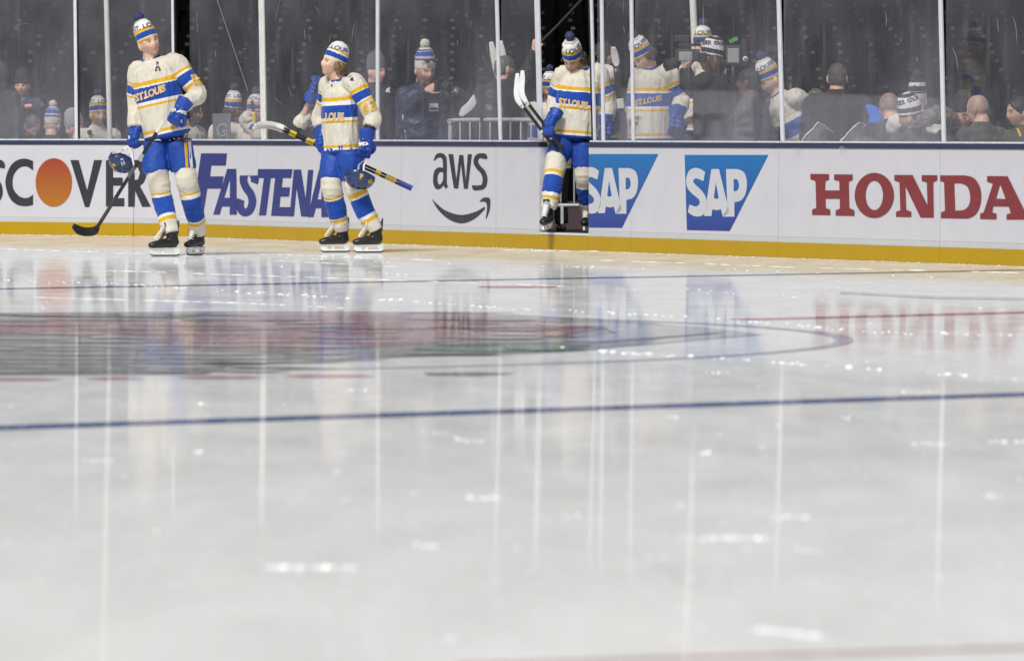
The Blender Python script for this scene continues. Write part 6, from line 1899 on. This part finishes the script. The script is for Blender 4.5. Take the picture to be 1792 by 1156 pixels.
plastic(((1390, 262), (1432, 212), (1474, 244), D(1430, .45)), 'crumpled clear plastic cover in front of the broad man in black')
plastic(((1468, 250), (1503, 212), (1560, 252), D(1505, .45)), 'larger clear plastic cover with white strips for glints left of the shaved head')
w0, w1 = P(376, -12, D(400, .6)), P(434, 160, D(420, .6))
bm = bmesh.new(); tube(bm, [w0, lerp(w0, w1, .5), w1], [.0035] * 3, n=6); tag(finish(bm_mesh(bm), 'wire', M_steel, None, None), 'thin taut wire running diagonally down to the team beanies', 'wire')
c = P(388, 224, D(388, .35))  # grey panel with one outlined letter
rt = root('lettered_panel', c, 'pale grey panel with an outlined letter behind the glass', 'sign')
bm = bmesh.new(); obox(bm, c + V((-.10, 0, -.30)), V((.20, 0, 0)), V((0, .01, 0)), V((0, 0, .46))); finish(bm_mesh(bm), 'board', mat('letter_panel_grey', (.16, .155, .19), .6), rt, c, False)
vs, fs, (x0, x1, y0, y1) = text_box('G', .0)
ov, of = text2d('G', .02); iv, if_ = text2d('G', -.01)
for vv, ff, m, k in ((ov, of, M_white, .006), (iv, if_, mat('letter_panel_dark', (.10, .09, .12), .5), .009)):
    me = bpy.data.meshes.new('letter'); me.from_pydata([(c.x + ((v.x - x0) / (x1 - x0) - .5) * .10, c.y - k, c.z - .03 + ((v.y - y0) / (y1 - y0) - .5) * .15) for v in vv], [], ff); finish(me, 'letter', m, rt, c, False)

# unseen hoarding beyond the rink; glow added so its reflection shows in the glass
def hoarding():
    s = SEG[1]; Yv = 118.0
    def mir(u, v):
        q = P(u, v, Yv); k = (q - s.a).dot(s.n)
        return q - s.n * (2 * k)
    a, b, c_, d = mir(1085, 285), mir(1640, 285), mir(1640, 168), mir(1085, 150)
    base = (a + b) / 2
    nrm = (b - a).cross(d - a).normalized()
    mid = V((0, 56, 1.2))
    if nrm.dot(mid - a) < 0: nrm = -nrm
    rt = root('hoarding', base, 'grey advertising hoarding with dark letters, glow added to mirror it dimly in the glass', 'hoarding')
    M_added_glow, nt_, b_ = nodes_of('hoarding_added_glow')
    b_.inputs['Base Color'].default_value = (.05, .05, .05, 1); b_.inputs['Emission Color'].default_value = (.95, .95, 1, 1); b_.inputs['Emission Strength'].default_value = 1.15  # emission added only to lift the reflection
    def slab(name, q, m, th, off):
        bm = bmesh.new()
        lo = [bm.verts.new(x + nrm * off) for x in q]; hi = [bm.verts.new(x + nrm * (off + th)) for x in q]
        bm.faces.new(lo); bm.faces.new(hi[::-1])
        for i in range(4): bm.faces.new((lo[i], lo[(i + 1) % 4], hi[(i + 1) % 4], hi[i]))
        finish(bm_mesh(bm), name, m, rt, base, False)
    slab('board', [a, b, c_, d], M_added_glow, .08, -.1)
    slab('top_rail', [lerp(d, a, -.06), lerp(c_, b, -.06), lerp(c_, b, .03), lerp(d, a, .03)], M_rubber, .10, -.09)
    vs, fs = [], []
    for loops in ([ell(1215, 222, 18, 24, 32), ell(1215, 222, 10, 14, 24)], [[(1229, 198), (1241, 198), (1241, 242), (1229, 242)]],
                  [smooth_loop([(1240, 200, 1), (1264, 198), (1268, 206), (1268, 240, 1), (1257, 240, 1), (1257, 215), (1252, 211), (1240, 212, 1)])],
                  [smooth_loop([(1275, 216, 1), (1300, 196), (1335, 198), (1347, 212, 1), (1310, 206)])], [smooth_loop([(1276, 222, 1), (1310, 213), (1347, 220, 1), (1345, 226, 1), (1310, 222)])],
                  [smooth_loop([(1280, 232, 1), (1310, 230), (1343, 232, 1), (1315, 242)])]):
        pts, tri = poly_fill(loops); k = len(vs)
        vs += [tuple(mir(x, y) + nrm * .012) for x, y in pts]; fs += [tuple(i + k for i in t) for t in tri]
    me = bpy.data.meshes.new('lettering'); me.from_pydata(vs, [], fs); finish(me, 'lettering', M_rubber, rt, base, False)
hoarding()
